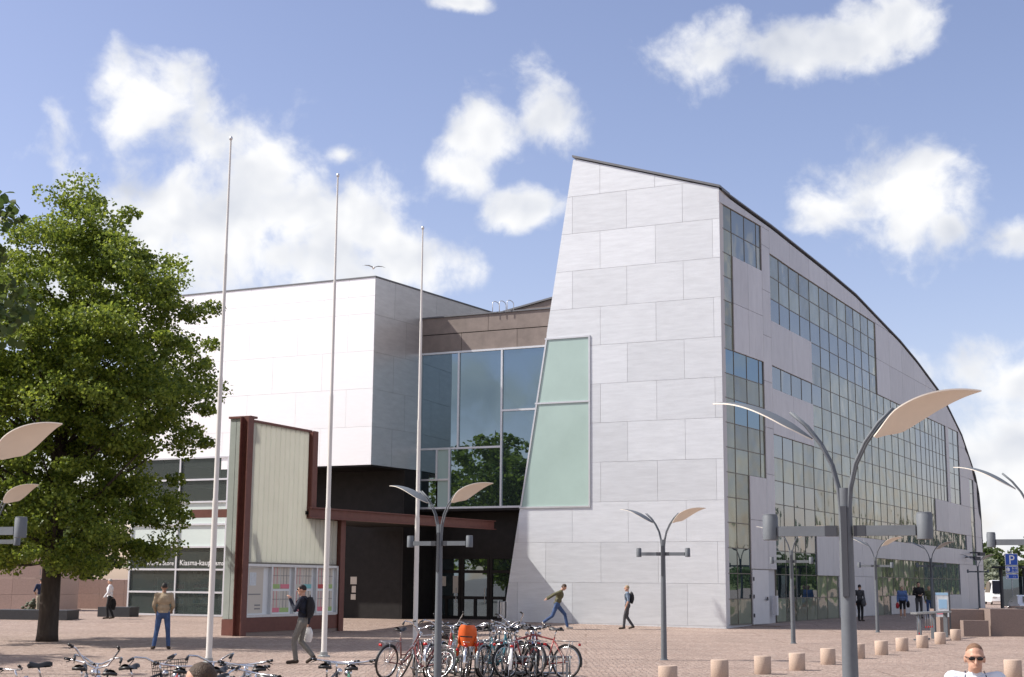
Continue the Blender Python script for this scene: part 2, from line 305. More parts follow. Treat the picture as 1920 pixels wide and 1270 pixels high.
def tag(o, label, cat, group=None):
    o['label'] = label; o['category'] = cat
    if group: o['group'] = group
    return o
def struct(o): o['kind'] = 'structure'; return o
def text_mesh(body, size, ext=0.004):
    cu = bpy.data.curves.new('lettering', 'FONT'); cu.body = body; cu.size = size; cu.extrude = ext; cu.resolution_u = 3
    t = bpy.data.objects.new('lettering', cu); COL.objects.link(t); dg = bpy.context.evaluated_depsgraph_get(); dg.update()
    me = bpy.data.meshes.new_from_object(t.evaluated_get(dg)); bpy.data.objects.remove(t); return me
def put_text(body, size, m, parent, origin, xdir, ydir, off):
    me = text_mesh(body, size); x = Vector(xdir).normalized(); y = Vector(ydir).normalized(); z = x.cross(y)
    o = link('lettering', me, parent); me.materials.append(M[m]); T = Matrix((x, y, z)).transposed().to_4x4(); T.translation = Vector(origin)-Vector(off)
    me.transform(T); return o
def copy_tree(o, parent=None):
    c = o.copy(); COL.objects.link(c); c.parent = parent
    for ch in list(o.children): copy_tree(ch, c)
    return c

# ------------------------------------------------------------------ the ground
def gz(y): return -0.28*(1-sstep(11, 27, y))+0.18*sstep(56, 66, y)
ys = [-4000, -300, -60, -10, 4, 8]+[10+i for i in range(0, 20)]+[34, 40, 46, 52]+[55+i for i in range(13)]+[72, 90, 130, 220, 500, 1500, 8000]
xs = [-6000, -400, -80, -40, -20, 0, 20, 40, 80, 400, 6000]
mb = MB(); mb.quadstrip([[(x, y, gz(y)) for x in xs] for y in ys])
ground = struct(put('plaza_ground', mb, 'ground'))

# ------------------------------------------------------------------ the museum
C0 = Vector((8.91, 59.69)); U = Vector((-math.cos(R(25.8)), math.sin(R(25.8)))); V = Vector((0.52, 0.854)).normalized()
NU = Vector((-U.y, U.x)); NU = NU if NU.y < 0 else -NU          # outward normal of the U faces, towards the square
NV = Vector((V.y, -V.x)); NV = NV if NV.x > 0 else -NV          # outward normal of the V faces
MO = (C0.x, C0.y, 0.0)
museum = thing('museum_building', 'large metal clad museum with a leaning wall and a curved glass flank', 'building', MO)
def clip_poly(poly, a, b):
    """keep the part of a 2D polygon left of the line a->b"""
    out = []; n = len(poly); f = lambda p: (b[0]-a[0])*(p[1]-a[1])-(b[1]-a[1])*(p[0]-a[0])
    for i in range(n):
        p, q = poly[i], poly[(i+1) % n]; fp, fq = f(p), f(q)
        if fp >= 0: out.append(p)
        if (fp > 0 > fq) or (fp < 0 < fq): t = fp/(fp-fq); out.append((p[0]+(q[0]-p[0])*t, p[1]+(q[1]-p[1])*t))
    return out
def clip_convex(poly, region):
    for i in range(len(region)):
        if len(poly) < 3: return []
        poly = clip_poly(poly, region[i], region[(i+1) % len(region)])
    return poly if len(poly) > 2 else []
def ccw(p): return p if sum(p[i][0]*p[(i+1) % len(p)][1]-p[(i+1) % len(p)][0]*p[i][1] for i in range(len(p))) > 0 else p[::-1]
def plane_pt(p0, dr, nr, s, z, out=0.0): q = p0+dr*s+nr*out; return Vector((q.x, q.y, z))
def panel(parent, p0, dr, nr, polys, m, out=0.0, th=0.03, name='panel'):
    mb = MB()
    for poly in polys:
        if len(poly) < 3: continue
        mb.prism([plane_pt(p0, dr, nr, s, z, out) for s, z in poly], (nr.x*th, nr.y*th, 0))
    return put(name, mb, m, parent, off=MO) if mb.v else None
def bars(p0, dr, nr, segs, w, out, th):
    """mullions: segments ((s0,z0),(s1,z1)) as thin boxes on a plane"""
    mb = MB()
    for (s0, z0), (s1, z1) in segs:
        d = Vector((s1-s0, z1-z0)); L = d.length; d /= L; n = Vector((-d.y, d.x))*w/2; e = d*w/2*0.9
        q = [(s0-e.x+n.x, z0-e.y+n.y), (s1+e.x+n.x, z1+e.y+n.y), (s1+e.x-n.x, z1+e.y-n.y), (s0-e.x-n.x, z0-e.y-n.y)]
        t = th+0.003*(abs(d.x) > abs(d.y))
        mb.prism([plane_pt(p0, dr, nr, s, z, out) for s, z in q], (nr.x*t, nr.y*t, 0))
    return mb

# --- the leaning tower wall (plane U through the corner)
tl = lambda z: 10.285-0.1635*z                       # its slanted left edge
tower = [(0, 0.0), (0, 18.80), (6.86, 20.98), (tl(0.0), 0.0)]
mb = MB(); mb.prism([plane_pt(C0, U, NU, s*0.9985+0.004, z*0.998, -0.04) for s, z in tower], (-NU.x*3.0, -NU.y*3.0, 0))
wall_t = put('tower_wall', mb, 'joint', museum, off=MO)
reg = ccw([(0.0, 0.0), (0.0, 18.80), (6.86, 20.98), (tl(0), 0.0)])
W = (6.08, 5.16, 12.70); g = 0.006
stag = [0, 1]
for k in range(-1, 12):
    z0, z1 = 0.157+1.73*k, 0.157+1.73*(k+1)
    st = [-0.95, -2.30][k % 2] if True else 0
    edges = [st+2.62*i+random.choice((0, 0, 0.0)) for i in range(0, 8)]
    for a, b in zip(edges[:-1], edges[1:]):
        rect = [(a+g, z0+g), (b-g, z0+g), (b-g, z1-g), (a+g, z1-g)]
        if b < 0.05 or a > 10.4: continue
        s0, s1 = a+g, b-g; pieces = []
        if s1 <= W[0] or z1 <= W[1] or z0 >= W[2]: pieces = [rect]
        else:
            if s0 < W[0]: pieces.append([(s0, z0+g), (W[0], z0+g), (W[0], z1-g), (s0, z1-g)])
            sa = max(s0, W[0])
            if z0+g < W[1]: pieces.append([(sa, z0+g), (s1, z0+g), (s1, W[1]), (sa, W[1])])
            if z1-g > W[2]: pieces.append([(sa, W[2]), (s1, W[2]), (s1, z1-g), (sa, z1-g)])
        pieces = [clip_convex(ccw(p), reg) for p in pieces]
        if any(pieces): panel(wall_t, C0, U, NU, [p for p in pieces if p], 'zinc', -0.035, 0.012+0.004*random.random())
tw = put('frosted_window', bars(C0, U, NU, [((W[0], W[1]), (W[0], W[2])), ((W[0], W[1]), (tl(W[1]), W[1])), ((W[0], W[2]), (tl(W[2]), W[2])), ((tl(W[1])-0.05, W[1]), (tl(W[2])-0.05, W[2])), ((W[0], 9.79), (tl(9.79), 9.79))], 0.075, -0.03, 0.055), 'alu', museum, off=MO)
for za, zb in ((W[1], 9.79), (9.79, W[2])):
    panel(tw, C0, U, NU, [[(W[0]+0.04, za+0.04), (W[0]+0.04, zb-0.04), (tl(zb)-0.09, zb-0.04), (tl(za)-0.09, za+0.04)]], 'frost', -0.035, 0.02, 'pane')
# roof edge of the tower
e0 = plane_pt(C0, U, NU, -0.06, 18.83, 0.05); e1 = plane_pt(C0, U, NU, 6.90, 21.04, 0.05)
mb = MB(); mb.prism([e0, e1, e1+Vector((0, 0, 0.10)), e0+Vector((0, 0, 0.10))], (-NU.x*1.5, -NU.y*1.5, 0)); put('roof_edge', mb, 'roofm', museum, off=MO)

# --- the long curved glass flank
RP = [(0, 18.80), (4.66, 18.54), (8.99, 18.24), (14.12, 17.83), (18.69, 17.39), (22.73, 16.72), (26.76, 16.07), (30.36, 15.29), (35.41, 13.98), (37.49, 13.10), (40.39, 11.73), (42.45, 10.15), (43.66, 9.16), (44.46, 7.90), (44.72, 6.10), (44.74, 4.33), (44.75, 0.1)]
def ff(t): return 1+0.003*max(0.0, t-4.5)*sstep(3, 9, t)
def fpt(t, z, out=0.0):
    q = (C0+V*t)*ff(t)+NV*out; return Vector((q.x, q.y, z))
RT = [(t, 1.9+(z-1.9)*ff(t)) for t, z in RP]
def roofz(t):
    for (a, za), (b, zb) in zip(RT[:-1], RT[1:]):
        if a <= t <= b: return za+(zb-za)*(t-a)/(b-a)
    return RT[0][1] if t < 0 else 0.0
def fstrip(t0, t1, z0, z1, out, th, gap=0.0, roofgap=0.14):
    """a plate on the flank from t0..t1 and z0..z1, cut by the roof line"""
    n = max(1, int((t1-t0)/0.75)) if z1 > min(roofz(t0), roofz(t1))-roofgap else max(1, int((t1-t0)/3.0)); mb = MB(); t0 += gap; t1 -= gap; z0 += gap; z1 -= gap
    cols = []
    for i in range(n+1):
        t = t0+(t1-t0)*i/n; zt = min(z1, roofz(t)-roofgap)
        if zt > z0+0.02: cols.append((t, zt))
    if len(cols) < 2: return None
    ro = [[fpt(t, z0, out) for t, zt in cols], [fpt(t, zt, out) for t, zt in cols]]; rf = [[fpt(t, z0, out+th) for t, zt in cols], [fpt(t, zt, out+th) for t, zt in cols]]
    mb.quadstrip([ro[0], rf[0], rf[1], ro[1]])
    for k in (0, -1): mb.add([ro[0][k], rf[0][k], rf[1][k], ro[1][k]], [(0, 1, 2, 3)])
    return mb
wall_f = put('flank_wall', fstrip(0.03, 44.7, 0.0, 30, -0.30, 0.20, 0, 0.06), 'joint', museum, off=MO)
zr = lambda n: 0.2+1.058*n
CE = [0.10, 1.45, 2.92, 4.36, 4.90]
E1 = [5.9, 7.15, 8.5, 9.9, 11.35, 12.8, 14.2, 15.6, 17.0, 18.25, 19.5, 20.8, 22.05, 23.25, 24.6, 25.85, 27.05, 28.3, 29.45, 30.55, 31.6, 32.4, 33.2, 34.0, 34.8, 35.55, 36.3]
cells = []                                          # (t0, t1, row0, row1) of every pane
def region(edges, r0, r1):
    for a, b in zip(edges[:-1], edges[1:]):
        for r in range(r0, r1): cells.append((a, b, r))
region(CE[:2], 0, 17); region(CE[1:], 15, 17); region(CE[1:], 6, 11); region(CE[1:3], 0, 6)
ix = lambda t: min(range(len(E1)), key=lambda i: abs(E1[i]-t))
def sl(a, b): return E1[ix(a):ix(b)+1]
region(sl(5.9, 11.35), 13, 16); region(sl(5.9, 11.35), 10, 11); region(sl(5.9, 11.35), 0, 8)
region([11.35, 12.8, 14.45], 0, 2); region(sl(11.35, 22.05), 4, 16); region(sl(22.05, 33.2), 4, 12); region(sl(33.2, 36.3), 7, 12)
region([36.95, 38.25, 39.5], 7, 12); region([33.2, 34.2, 35.2, 36.25, 37.3, 38.35, 39.4, 40.5], 4, 5); region([41.9, 43.0], 3, 9)
GWE = [20.8+1.035*i for i in range(18)]
region(GWE, 1, 3); region([20.8, 22.0, 23.2], 0, 1)
clear = set()
random.seed(3)
mull = MB(); seen = set()
def fbar_v(t, z0, z1):
    k = ('v', round(t, 2), round(z0, 2))
    if k in seen: return
    seen.add(k); z1 = min(z1, roofz(t)-0.1)
    if z1 <= z0: return
    a = 0.016
    mull.prism([fpt(t-a, z0, -0.10), fpt(t+a, z0, -0.10), fpt(t+a, z1, -0.10), fpt(t-a, z1, -0.10)], (NV.x*0.058, NV.y*0.058, 0))
def fbar_h(t0, t1, z):
    k = ('h', round(t0, 2), round(z, 2))
    if k in seen or z > min(roofz(t0), roofz(t1))-0.15: return
    seen.add(k); a = 0.016
    mull.prism([fpt(t0, z-a, -0.10), fpt(t1, z-a, -0.10), fpt(t1, z+a, -0.10), fpt(t0, z+a, -0.10)], (NV.x*0.055, NV.y*0.055, 0))
npane = 0; far = MB()
for (a, b, r) in sorted(cells, key=lambda c: c[0]):
    mbp = fstrip(a, b, zr(r), zr(r+1), -0.09, 0.03, 0.02)
    if mbp is None: continue
    blue = (r == 13 and a < 20) or (r == 12 and 11 < a < 20) or (a < 5 and r in (15, 16) and a > 1) or (r == 10 and a > 4.5 and a < 12) or (r in (3, 4, 5) and 4.9 < a and (a < 11.3)) or (r == 4 and a > 22) or (r in (7, 8, 9, 10) and a > 29) or (r == 7 and 4.9 < a < 7.2)
    dark = (a < 5 and r == 10) or (r in (1, 2) and a < 11) or (a < 5 and r == 8 and 1.2 < a < 4)
    mm = 'gdark' if dark else ('glassb' if blue else 'glass')
    if npane < 296 and not (a > 30 and r in (1, 2)) and a < 41: put('pane', mbp, mm, wall_f, off=MO); npane += 1
    else: far.add(mbp.v, mbp.f)
    for t in (a, b): fbar_v(t, zr(r), zr(r+1))
    for q in (r, r+1): fbar_h(a, b, zr(q))
o = put('far_panes', far, 'glassb', wall_f, off=MO); o['kind'] = 'stuff'
put('window_frame', mull, 'frame', wall_f, off=MO)
# metal panels of the flank
def fpanels(t0, t1, r0, r1, dt=2.7, dr=2):
    nt = max(1, round((t1-t0)/dt)); r = r0
    while r < r1-1e-6:
        rr = min(r1, r+dr)
        for i in range(nt):
            a, b = t0+(t1-t0)*i/nt, t0+(t1-t0)*(i+1)/nt; q = fstrip(a, b, zr(r), zr(rr), -0.06, 0.06, 0.008)
            if q: put('panel', q, 'zinc2', wall_f, off=MO)
        r = rr
fpanels(0.0, 5.9, 17, 20, 3.0, 3); fpanels(1.45, 4.9, 11, 15, 1.75); fpanels(4.9, 5.9, 2.2, 17, 1, 2); fpanels(2.92, 4.9, 2.2, 6, 2)
fpanels(5.9, 22.05, 16, 19, 2.7, 3); fpanels(5.9, 11.35, 11, 13); fpanels(5.9, 11.35, 8, 10, 2.72)
fpanels(22.05, 36.95, 12, 17, 2.5); fpanels(36.95, 39.5, 12, 14, 2.6); fpanels(36.3, 36.95, 7, 12, 1, 5); fpanels(39.5, 41.9, 5, 13, 2.4); fpanels(41.9, 44.7, 9, 12, 3); fpanels(43.0, 44.7, 3, 9, 2, 2)
fpanels(33.2, 41.9, 5, 7, 2.9); fpanels(40.5, 41.9, 3, 5, 2); fpanels(11.35, 20.8, 2, 4, 2.4); fpanels(14.45, 20.8, 0, 2, 2.2, 2); fpanels(20.8, 41.9, 3, 4, 2.4, 1)
fpanels(38.4, 44.7, 0, 3, 2.1, 3); fpanels(23.2, 38.4, 0, 1, 2.5, 1)
# service door in the flank
q = fstrip(3.0, 4.9, 0.16, 2.5, -0.05, 0.05, 0.012); dr_ = put('service_door', q, 'doorm', museum, off=MO)
hb = MB(); hb.box(fpt(4.55, 1.25, 0.06), (0.05, 0.10, 0.16)); hb.tube([fpt(4.55, 1.22, 0.10), fpt(4.35, 1.22, 0.10)], 0.018); put('door_handle', hb, 'lampd', dr_, off=MO)
for zz in (0.55, 1.35, 2.1):
    hb = MB(); hb.box(fpt(3.06, zz, 0.03), (0.05, 0.05, 0.16)); put('hinge', hb, 'lampd', dr_, off=MO)
hb = MB(); hb.box(fpt(5.35, 0.95, 0.12), (0.20, 0.18, 0.85), math.atan2(V.y, V.x)); put('wall_cabinet', hb, 'doorm', museum, off=MO)
hb = MB(); hb.prism([fpt(2.7, 0, 0.02), fpt(5.2, 0, 0.02), fpt(5.2, 0.15, 0.02), fpt(2.7, 0.15, 0.02)], (NV.x*1.3, NV.y*1.3, 0)); put('door_step', hb, 'granite3', museum, off=MO)
for (t, z) in ((39.9, 3.9), (41.2, 4.25)):
    hb = MB(); hb.tube([fpt(t, z, 0.0), fpt(t, z, 0.75)], 0.05); hb.box(fpt(t, z-0.1, 0.8), (0.55, 0.25, 0.25), 0.5); put('security_camera', hb, 'lampd', museum, off=MO)
# vaulted roof: from the flank's roof line up to a ridge behind
rows_a, rows_b, rows_c = [], [], []
for i in range(61):
    t = 0.25+44.49*(1-(1-i/60)**1.6); z = roofz(t); k = 1-t/46; q = (C0+V*t)*ff(t); w = 6.86+5*sstep(2, 20, t); rg = q+U*w
    rows_a.append(Vector((q.x, q.y, z))+Vector((NV.x, NV.y, 0))*0.05); rows_b.append(Vector((rg.x, rg.y, z+2.18*k))); rows_c.append(Vector((rg.x, rg.y, 0)))
mb = MB(); mb.quadstrip([rows_a, rows_b, rows_c]); put('vault_roof', mb, 'roofm', museum, off=MO)
mb = MB()
for a, b in zip(rows_a[:-1], rows_a[1:]):
    if (a-b).length < 1e-4: continue
    nn = Vector((-U.x, -U.y, 0)); mb.add([a, b, b+Vector((0, 0, 0.06)), a+Vector((0, 0, 0.06)), a-nn*0.4, b-nn*0.4, b-nn*0.4+Vector((0, 0, 0.06)), a-nn*0.4+Vector((0, 0, 0.06))], [(0, 1, 2, 3), (3, 2, 6, 7), (0, 4, 5, 1)])
put('roof_gutter', mb, 'roofm', museum, off=MO)
mb = MB(); e = fpt(44.72, 0, 0); mb.quadstrip([[rows_a[-1]*1.0, rows_b[-1]*1.0], [fpt(44.74, 6, 0), rows_c[-1]+Vector((0, 0, 6))], [fpt(44.74, 0, 0), rows_c[-1]]]); put('end_wall', mb, 'zinc2', museum, off=MO)

# --- recessed middle: glass wall below a brown parapet
PR = C0+V*0.8
mb = MB(); mb.prism([plane_pt(PR, U, NU, s, z, -0.12) for s, z in ((5.5, 5.2), (5.5, 14.2), (15.16, 14.2), (15.16, 5.2))], (-NU.x*5, -NU.y*5, 0)); wall_r = put('recess_wall', mb, 'black', museum, off=MO)
for (a, b, z0, z1) in ((8.0, 11.6, 13.45, 14.25), (11.6, 15.14, 13.45, 14.25), (7.2, 10.1, 12.56, 13.43), (10.1, 13.0, 12.56, 13.43), (13.0, 15.14, 12.56, 13.43)):
    panel(wall_r, PR, U, NU, [[(a+.01, z0+.01), (b-.01, z0+.01), (b-.01, z1-.01), (a+.01, z1-.01)]], 'brown', -0.12, 0.12)
mb = MB(); mb.prism([plane_pt(PR, U, NU, s, z, 0.06) for s, z in ((7.6, 14.25), (15.16, 14.25), (15.16, 14.31), (7.6, 14.31))], (-NU.x*1.0, -NU.y*1.0, 0)); put('parapet_cap', mb, 'roofm', museum, off=MO)
PB = PR+V*2.2
mb = MB(); mb.prism([plane_pt(PB, U, NU, s, z, 0) for s, z in ((7.5, 13.6), (7.5, 15.55), (13.4, 14.45), (13.4, 13.6))], (-NU.x*6, -NU.y*6, 0)); rb = put('rear_roof_wall', mb, 'brown', museum, off=MO)
panel(rb, PB, U, NU, [[(8.3, 14.5), (10.9, 14.5), (10.9, 14.82), (8.3, 14.82)]], 'brown', 0, 0.05)
mb = MB(); mb.prism([plane_pt(PB, U, NU, s, z, 0.1) for s, z in ((7.5, 15.55), (13.6, 14.42), (13.6, 14.50), (7.5, 15.64))], (-NU.x*6, -NU.y*6, 0)); put('roof_edge', mb, 'roofm', museum, off=MO)
for sx in (10.55, 10.95, 11.3):
    p = plane_pt(PR, U, NU, sx, 14.28, -0.2); w = Vector((NU.x, NU.y, 0))
    mb = MB(); mb.tube([p+w*0.35+Vector((0, 0, 0.0))]+[p+Vector((0, 0, 0.42))+w*0.35*math.cos(a)+Vector((0, 0, 0.14*math.sin(a))) for a in [math.pi*i/8 for i in range(9)]]+[p-w*0.35+Vector((0, 0, 0))], 0.017); put('ladder_rail', mb, 'alu', museum, smooth=True, off=MO)
SEG = [((15.13, 5.25), (15.13, 12.53)), ((13.1, 8.0), (13.1, 12.53)), ((10.85, 5.25), (10.85, 12.53)), ((15.13, 8.0), (10.85, 8.0)), ((10.85, 9.66), (8.4, 9.66)), ((14.2, 6.56), (14.2, 8.0)), ((13.53, 5.25), (13.53, 8.0)), ((15.13, 6.56), (13.53, 6.56)), ((15.13, 5.25), (8.4, 5.25)), ((15.13, 12.53), (8.0, 12.53))]
gw = put('recess_window_frame', bars(PR, U, NU, SEG, 0.09, -0.06, 0.12), 'alu', museum, off=MO)
for (a, b, z0, z1, mm) in ((13.1, 15.13, 8.0, 12.53, 'gdark'), (10.85, 13.1, 8.0, 12.53, 'gdark'), (8.0, 10.85, 9.66, 12.53, 'gdark'), (8.0, 10.85, 5.25, 9.66, 'gdark'), (10.85, 13.53, 5.25, 8.0, 'gdark'), (14.2, 15.13, 6.56, 8.0, 'gdark'), (13.53, 14.2, 6.56, 8.0, 'frost'), (13.53, 14.2, 5.25, 6.56, 'frost'), (14.2, 15.13, 5.25, 6.56, 'gdark')):
    panel(gw, PR, U, NU, [[(a+.04, z0+.04), (b-.04, z0+.04), (b-.04, z1-.04), (a+.04, z1-.04)]], mm, -0.03, 0.02, 'pane')
# --- entrance below: dark wall with glazed doors
PE = C0+V*2.2
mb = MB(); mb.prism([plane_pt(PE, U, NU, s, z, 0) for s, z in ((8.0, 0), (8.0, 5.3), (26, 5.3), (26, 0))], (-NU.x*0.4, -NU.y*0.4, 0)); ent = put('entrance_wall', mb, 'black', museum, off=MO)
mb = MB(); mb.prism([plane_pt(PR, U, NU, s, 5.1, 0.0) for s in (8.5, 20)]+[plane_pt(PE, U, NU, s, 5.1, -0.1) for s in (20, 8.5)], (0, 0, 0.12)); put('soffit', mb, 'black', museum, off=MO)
for i, s in enumerate((10.75, 12.25, 13.75)):
    seg = [((s, 0.2), (s, 3.0)), ((s+1.35, 0.2), (s+1.35, 3.0)), ((s, 3.0), (s+1.35, 3.0)), ((s, 2.35), (s+1.35, 2.35)), ((s, 1.15), (s+1.35, 1.15)), ((s, 0.25), (s+1.35, 0.25)), ((s+0.68, 0.25), (s+0.68, 1.15))]
    dr_ = put('entrance_door', bars(PE, U, NU, seg, 0.13, 0.03, 0.07), 'black', museum, off=MO)
    for (a, b, z0, z1) in ((s+.07, s+1.28, 2.42, 2.93), (s+.07, s+1.28, 1.22, 2.28), (s+.07, s+.61, .32, 1.08), (s+.75, s+1.28, .32, 1.08)):
        panel(dr_, PE, U, NU, [[(a, z0), (b, z0), (b, z1), (a, z1)]], 'gdark', 0.02, 0.02, 'pane')
    hb = MB(); hb.tube([plane_pt(PE, U, NU, s+0.15, 0.9, 0.14), plane_pt(PE, U, NU, s+0.15, 1.6, 0.14)], 0.02); put('door_handle', hb, 'steel', dr_, off=MO)
for (s, z, w, h, mm) in ((13.95, 1.75, .3, .8, 'paper'), (14.6, 1.9, .25, .45, 'paper'), (17.4, 1.55, .55, .75, 'mapc'), (18.6, 1.6, .35, 1.0, 'paper')):
    panel(ent, PE, U, NU, [[(s-w/2, z-h/2), (s+w/2, z-h/2), (s+w/2, z+h/2), (s-w/2, z+h/2)]], mm, 0.08 if s < 15 else 0.01, 0.01, 'notice')
panel(ent, PE, U, NU, [[(10.05, 1.5), (10.28, 1.5), (10.28, 2.15), (10.05, 2.15)]], 'doorm', 0.01, 0.05, 'intercom_panel')

# --- white wing on the left
BC = Vector((-6.28, 63.76))
mb = MB(); mb.prism([plane_pt(BC, U, NU, s, z, -0.04) for s, z in ((0.02, 7.03), (0.02, 15.55), (13.75, 15.55), (13.75, 7.66), (7.7, 7.66), (7.7, 7.03))], (V.x*16, V.y*16, 0)); wing = put('white_wing', mb, 'joint', museum, off=MO)
zs = [7.02, 8.75, 10.48, 12.21, 13.94, 14.75, 15.6]
for k, (z0, z1) in enumerate(zip(zs[:-1], zs[1:])):
    ed = [0.0]+[2.75*i+(1.4 if k % 2 else 2.75) for i in range(5)]; ed = [e for e in ed if e < 13.5]+[13.8]
    for a, b in zip(ed[:-1], ed[1:]):
        poly = [(a+(.004 if a else 0), z0+.004), (b-.004, z0+.004), (b-.004, z1-.004), (a+(.004 if a else 0), z1-.004)]
        if a >= 7.7 and z0 < 7.6: poly = [(s, max(z, 7.64)) for s, z in poly]
        panel(wing, BC, U, NU, [poly], 'white', -0.035, 0.035)
zsd = [7.02, 8.75, 10.44, 12.15, 13.88, 15.6]
for k, (z0, z1) in enumerate(zip(zsd[:-1], zsd[1:])):
    ed = [0.02, 1.55 if k % 2 == 0 else 2.5, 5.0, 8.0, 12.0]
    for a, b in zip(ed[:-1], ed[1:]): panel(wing, BC, V, NV, [[(a+.006, z0+.006), (b-.006, z0+.006), (b-.006, z1-.006), (a+.006, z1-.006)]], 'side', -0.03, 0.035)
mb = MB(); mb.prism([plane_pt(BC, U, NU, s, 15.6, 0.03) for s in (-0.03, 13.8)]+[plane_pt(BC+V*16, U, NU, s, 15.6, 0) for s in (13.8, -0.03)], (0, 0, 0.07)); put('wing_roof', mb, 'roofm', museum, off=MO)
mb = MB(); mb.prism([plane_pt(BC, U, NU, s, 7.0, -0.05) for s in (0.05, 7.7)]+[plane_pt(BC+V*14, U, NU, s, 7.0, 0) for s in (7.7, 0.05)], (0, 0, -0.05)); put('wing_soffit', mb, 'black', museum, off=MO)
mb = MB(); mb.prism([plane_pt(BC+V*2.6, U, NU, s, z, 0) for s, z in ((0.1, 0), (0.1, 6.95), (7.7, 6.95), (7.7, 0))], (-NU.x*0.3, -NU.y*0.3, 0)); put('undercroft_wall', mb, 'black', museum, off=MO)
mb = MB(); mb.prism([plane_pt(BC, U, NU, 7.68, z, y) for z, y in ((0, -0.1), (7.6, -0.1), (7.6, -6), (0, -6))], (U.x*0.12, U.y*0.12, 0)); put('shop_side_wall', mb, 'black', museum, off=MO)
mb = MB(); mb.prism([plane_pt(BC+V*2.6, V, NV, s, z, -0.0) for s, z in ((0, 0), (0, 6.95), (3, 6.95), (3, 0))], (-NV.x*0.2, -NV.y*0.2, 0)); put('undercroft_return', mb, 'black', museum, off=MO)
PU = BC+V*2.6
for (s_, z_, w_, h_, mm) in ((4.6, 1.75, .55, .75, 'mapc'), (4.0, 1.75, .5, .75, 'paper'), (4.6, 1.28, .5, .14, 'pink'), (4.0, 1.28, .5, .14, 'green'), (2.6, 1.9, .34, .34, 'paper'), (2.58, 1.5, .22, .3, 'paper'), (2.6, 1.15, .26, .25, 'paper')):
    panel(ent, PU, U, NU, [[(s_-w_/2, z_-h_/2), (s_+w_/2, z_-h_/2), (s_+w_/2, z_+h_/2), (s_-w_/2, z_+h_/2)]], mm, 0.01, 0.01, 'notice')
# --- the glazed shop below the wing
zsh = [0.24+1.055*i for i in range(8)]; zsh[7] = 7.62
SC = [7.8, 10.62, 13.42]
seg = [((SC[0], z), (SC[-1], z)) for z in zsh]+[((s, zsh[0]), (s, zsh[7])) for s in SC]
shop = put('shop_window_frame', bars(BC, U, NU, seg, 0.085, -0.06, 0.12), 'alu', museum, off=MO)
for i in range(7):
    for a, b in zip(SC[:-1], SC[1:]):
        panel(shop, BC, U, NU, [[(a+.04, zsh[i]+.04), (b-.04, zsh[i]+.04), (b-.04, zsh[i+1]-.04), (a+.04, zsh[i+1]-.04)]], 'frostw' if i in (3, 4) else 'gshop', -0.03, 0.015, 'pane')
seg = [((0, zsh[i]), (6.0, zsh[i])) for i in range(8)]+[((s, zsh[0]), (s, zsh[7])) for s in (0.05, 3, 6)]
PW = BC+U*13.44
sw = put('shop_side_frame', bars(PW, V, -NV, seg, 0.085, -0.06, 0.1), 'alu', museum, off=MO)
for i in range(7):
    for a, b in ((0.05, 3), (3, 6)): panel(sw, PW, V, -NV, [[(a+.04, zsh[i]+.04), (b-.04, zsh[i]+.04), (b-.04, zsh[i+1]-.04), (a+.04, zsh[i+1]-.04)]], 'frostw' if i in (3, 4) else 'gshop', -0.03, 0.015, 'pane')
mb = MB(); mb.prism([plane_pt(BC+V*6, U, NU, s, z, 0) for s, z in ((7.7, 0), (7.7, 7.6), (13.4, 7.6), (13.4, 0))], (-NU.x*.2, -NU.y*.2, 0)); put('shop_back_wall', mb, 'floor', museum, off=MO)
mb = MB(); mb.prism([plane_pt(BC, U, NU, s, 0.19, -0.12) for s in (7.75, 13.4)]+[plane_pt(BC+V*6, U, NU, s, 0.19, 0) for s in (13.4, 7.75)], (0, 0, 0.06)); put('shop_floor', mb, 'floor', museum, off=MO)
mb = MB(); mb.prism([plane_pt(BC, U, NU, s, 3.4, -0.15) for s in (7.8, 13.35)]+[plane_pt(BC+V*6, U, NU, s, 3.4, 0) for s in (13.35, 7.8)], (0, 0, 1.9)); put('shop_floor_slab', mb, 'floor', museum, off=MO)
mb = MB(); mb.prism([plane_pt(BC, U, NU, s, 0.0, 0.03) for s in (7.6, 13.6)]+[plane_pt(BC, U, NU, s, 0.0, -0.2) for s in (13.6, 7.6)], (0, 0, 0.2)); put('shop_plinth', mb, 'granite', museum, off=MO)
tdir = (-U.x, -U.y, 0)
for s, tx, sz in ((12.4, 'Kiasma Store', 0.30), (10.45, 'Kiasma-kauppa', 0.36), (8.72, 'Kiasma Store', 0.30)):
    put_text(tx, sz, 'whitep', shop, plane_pt(BC, U, NU, s, 2.55, -0.005), tdir, (0, 0, 1), MO)
random.seed(21)
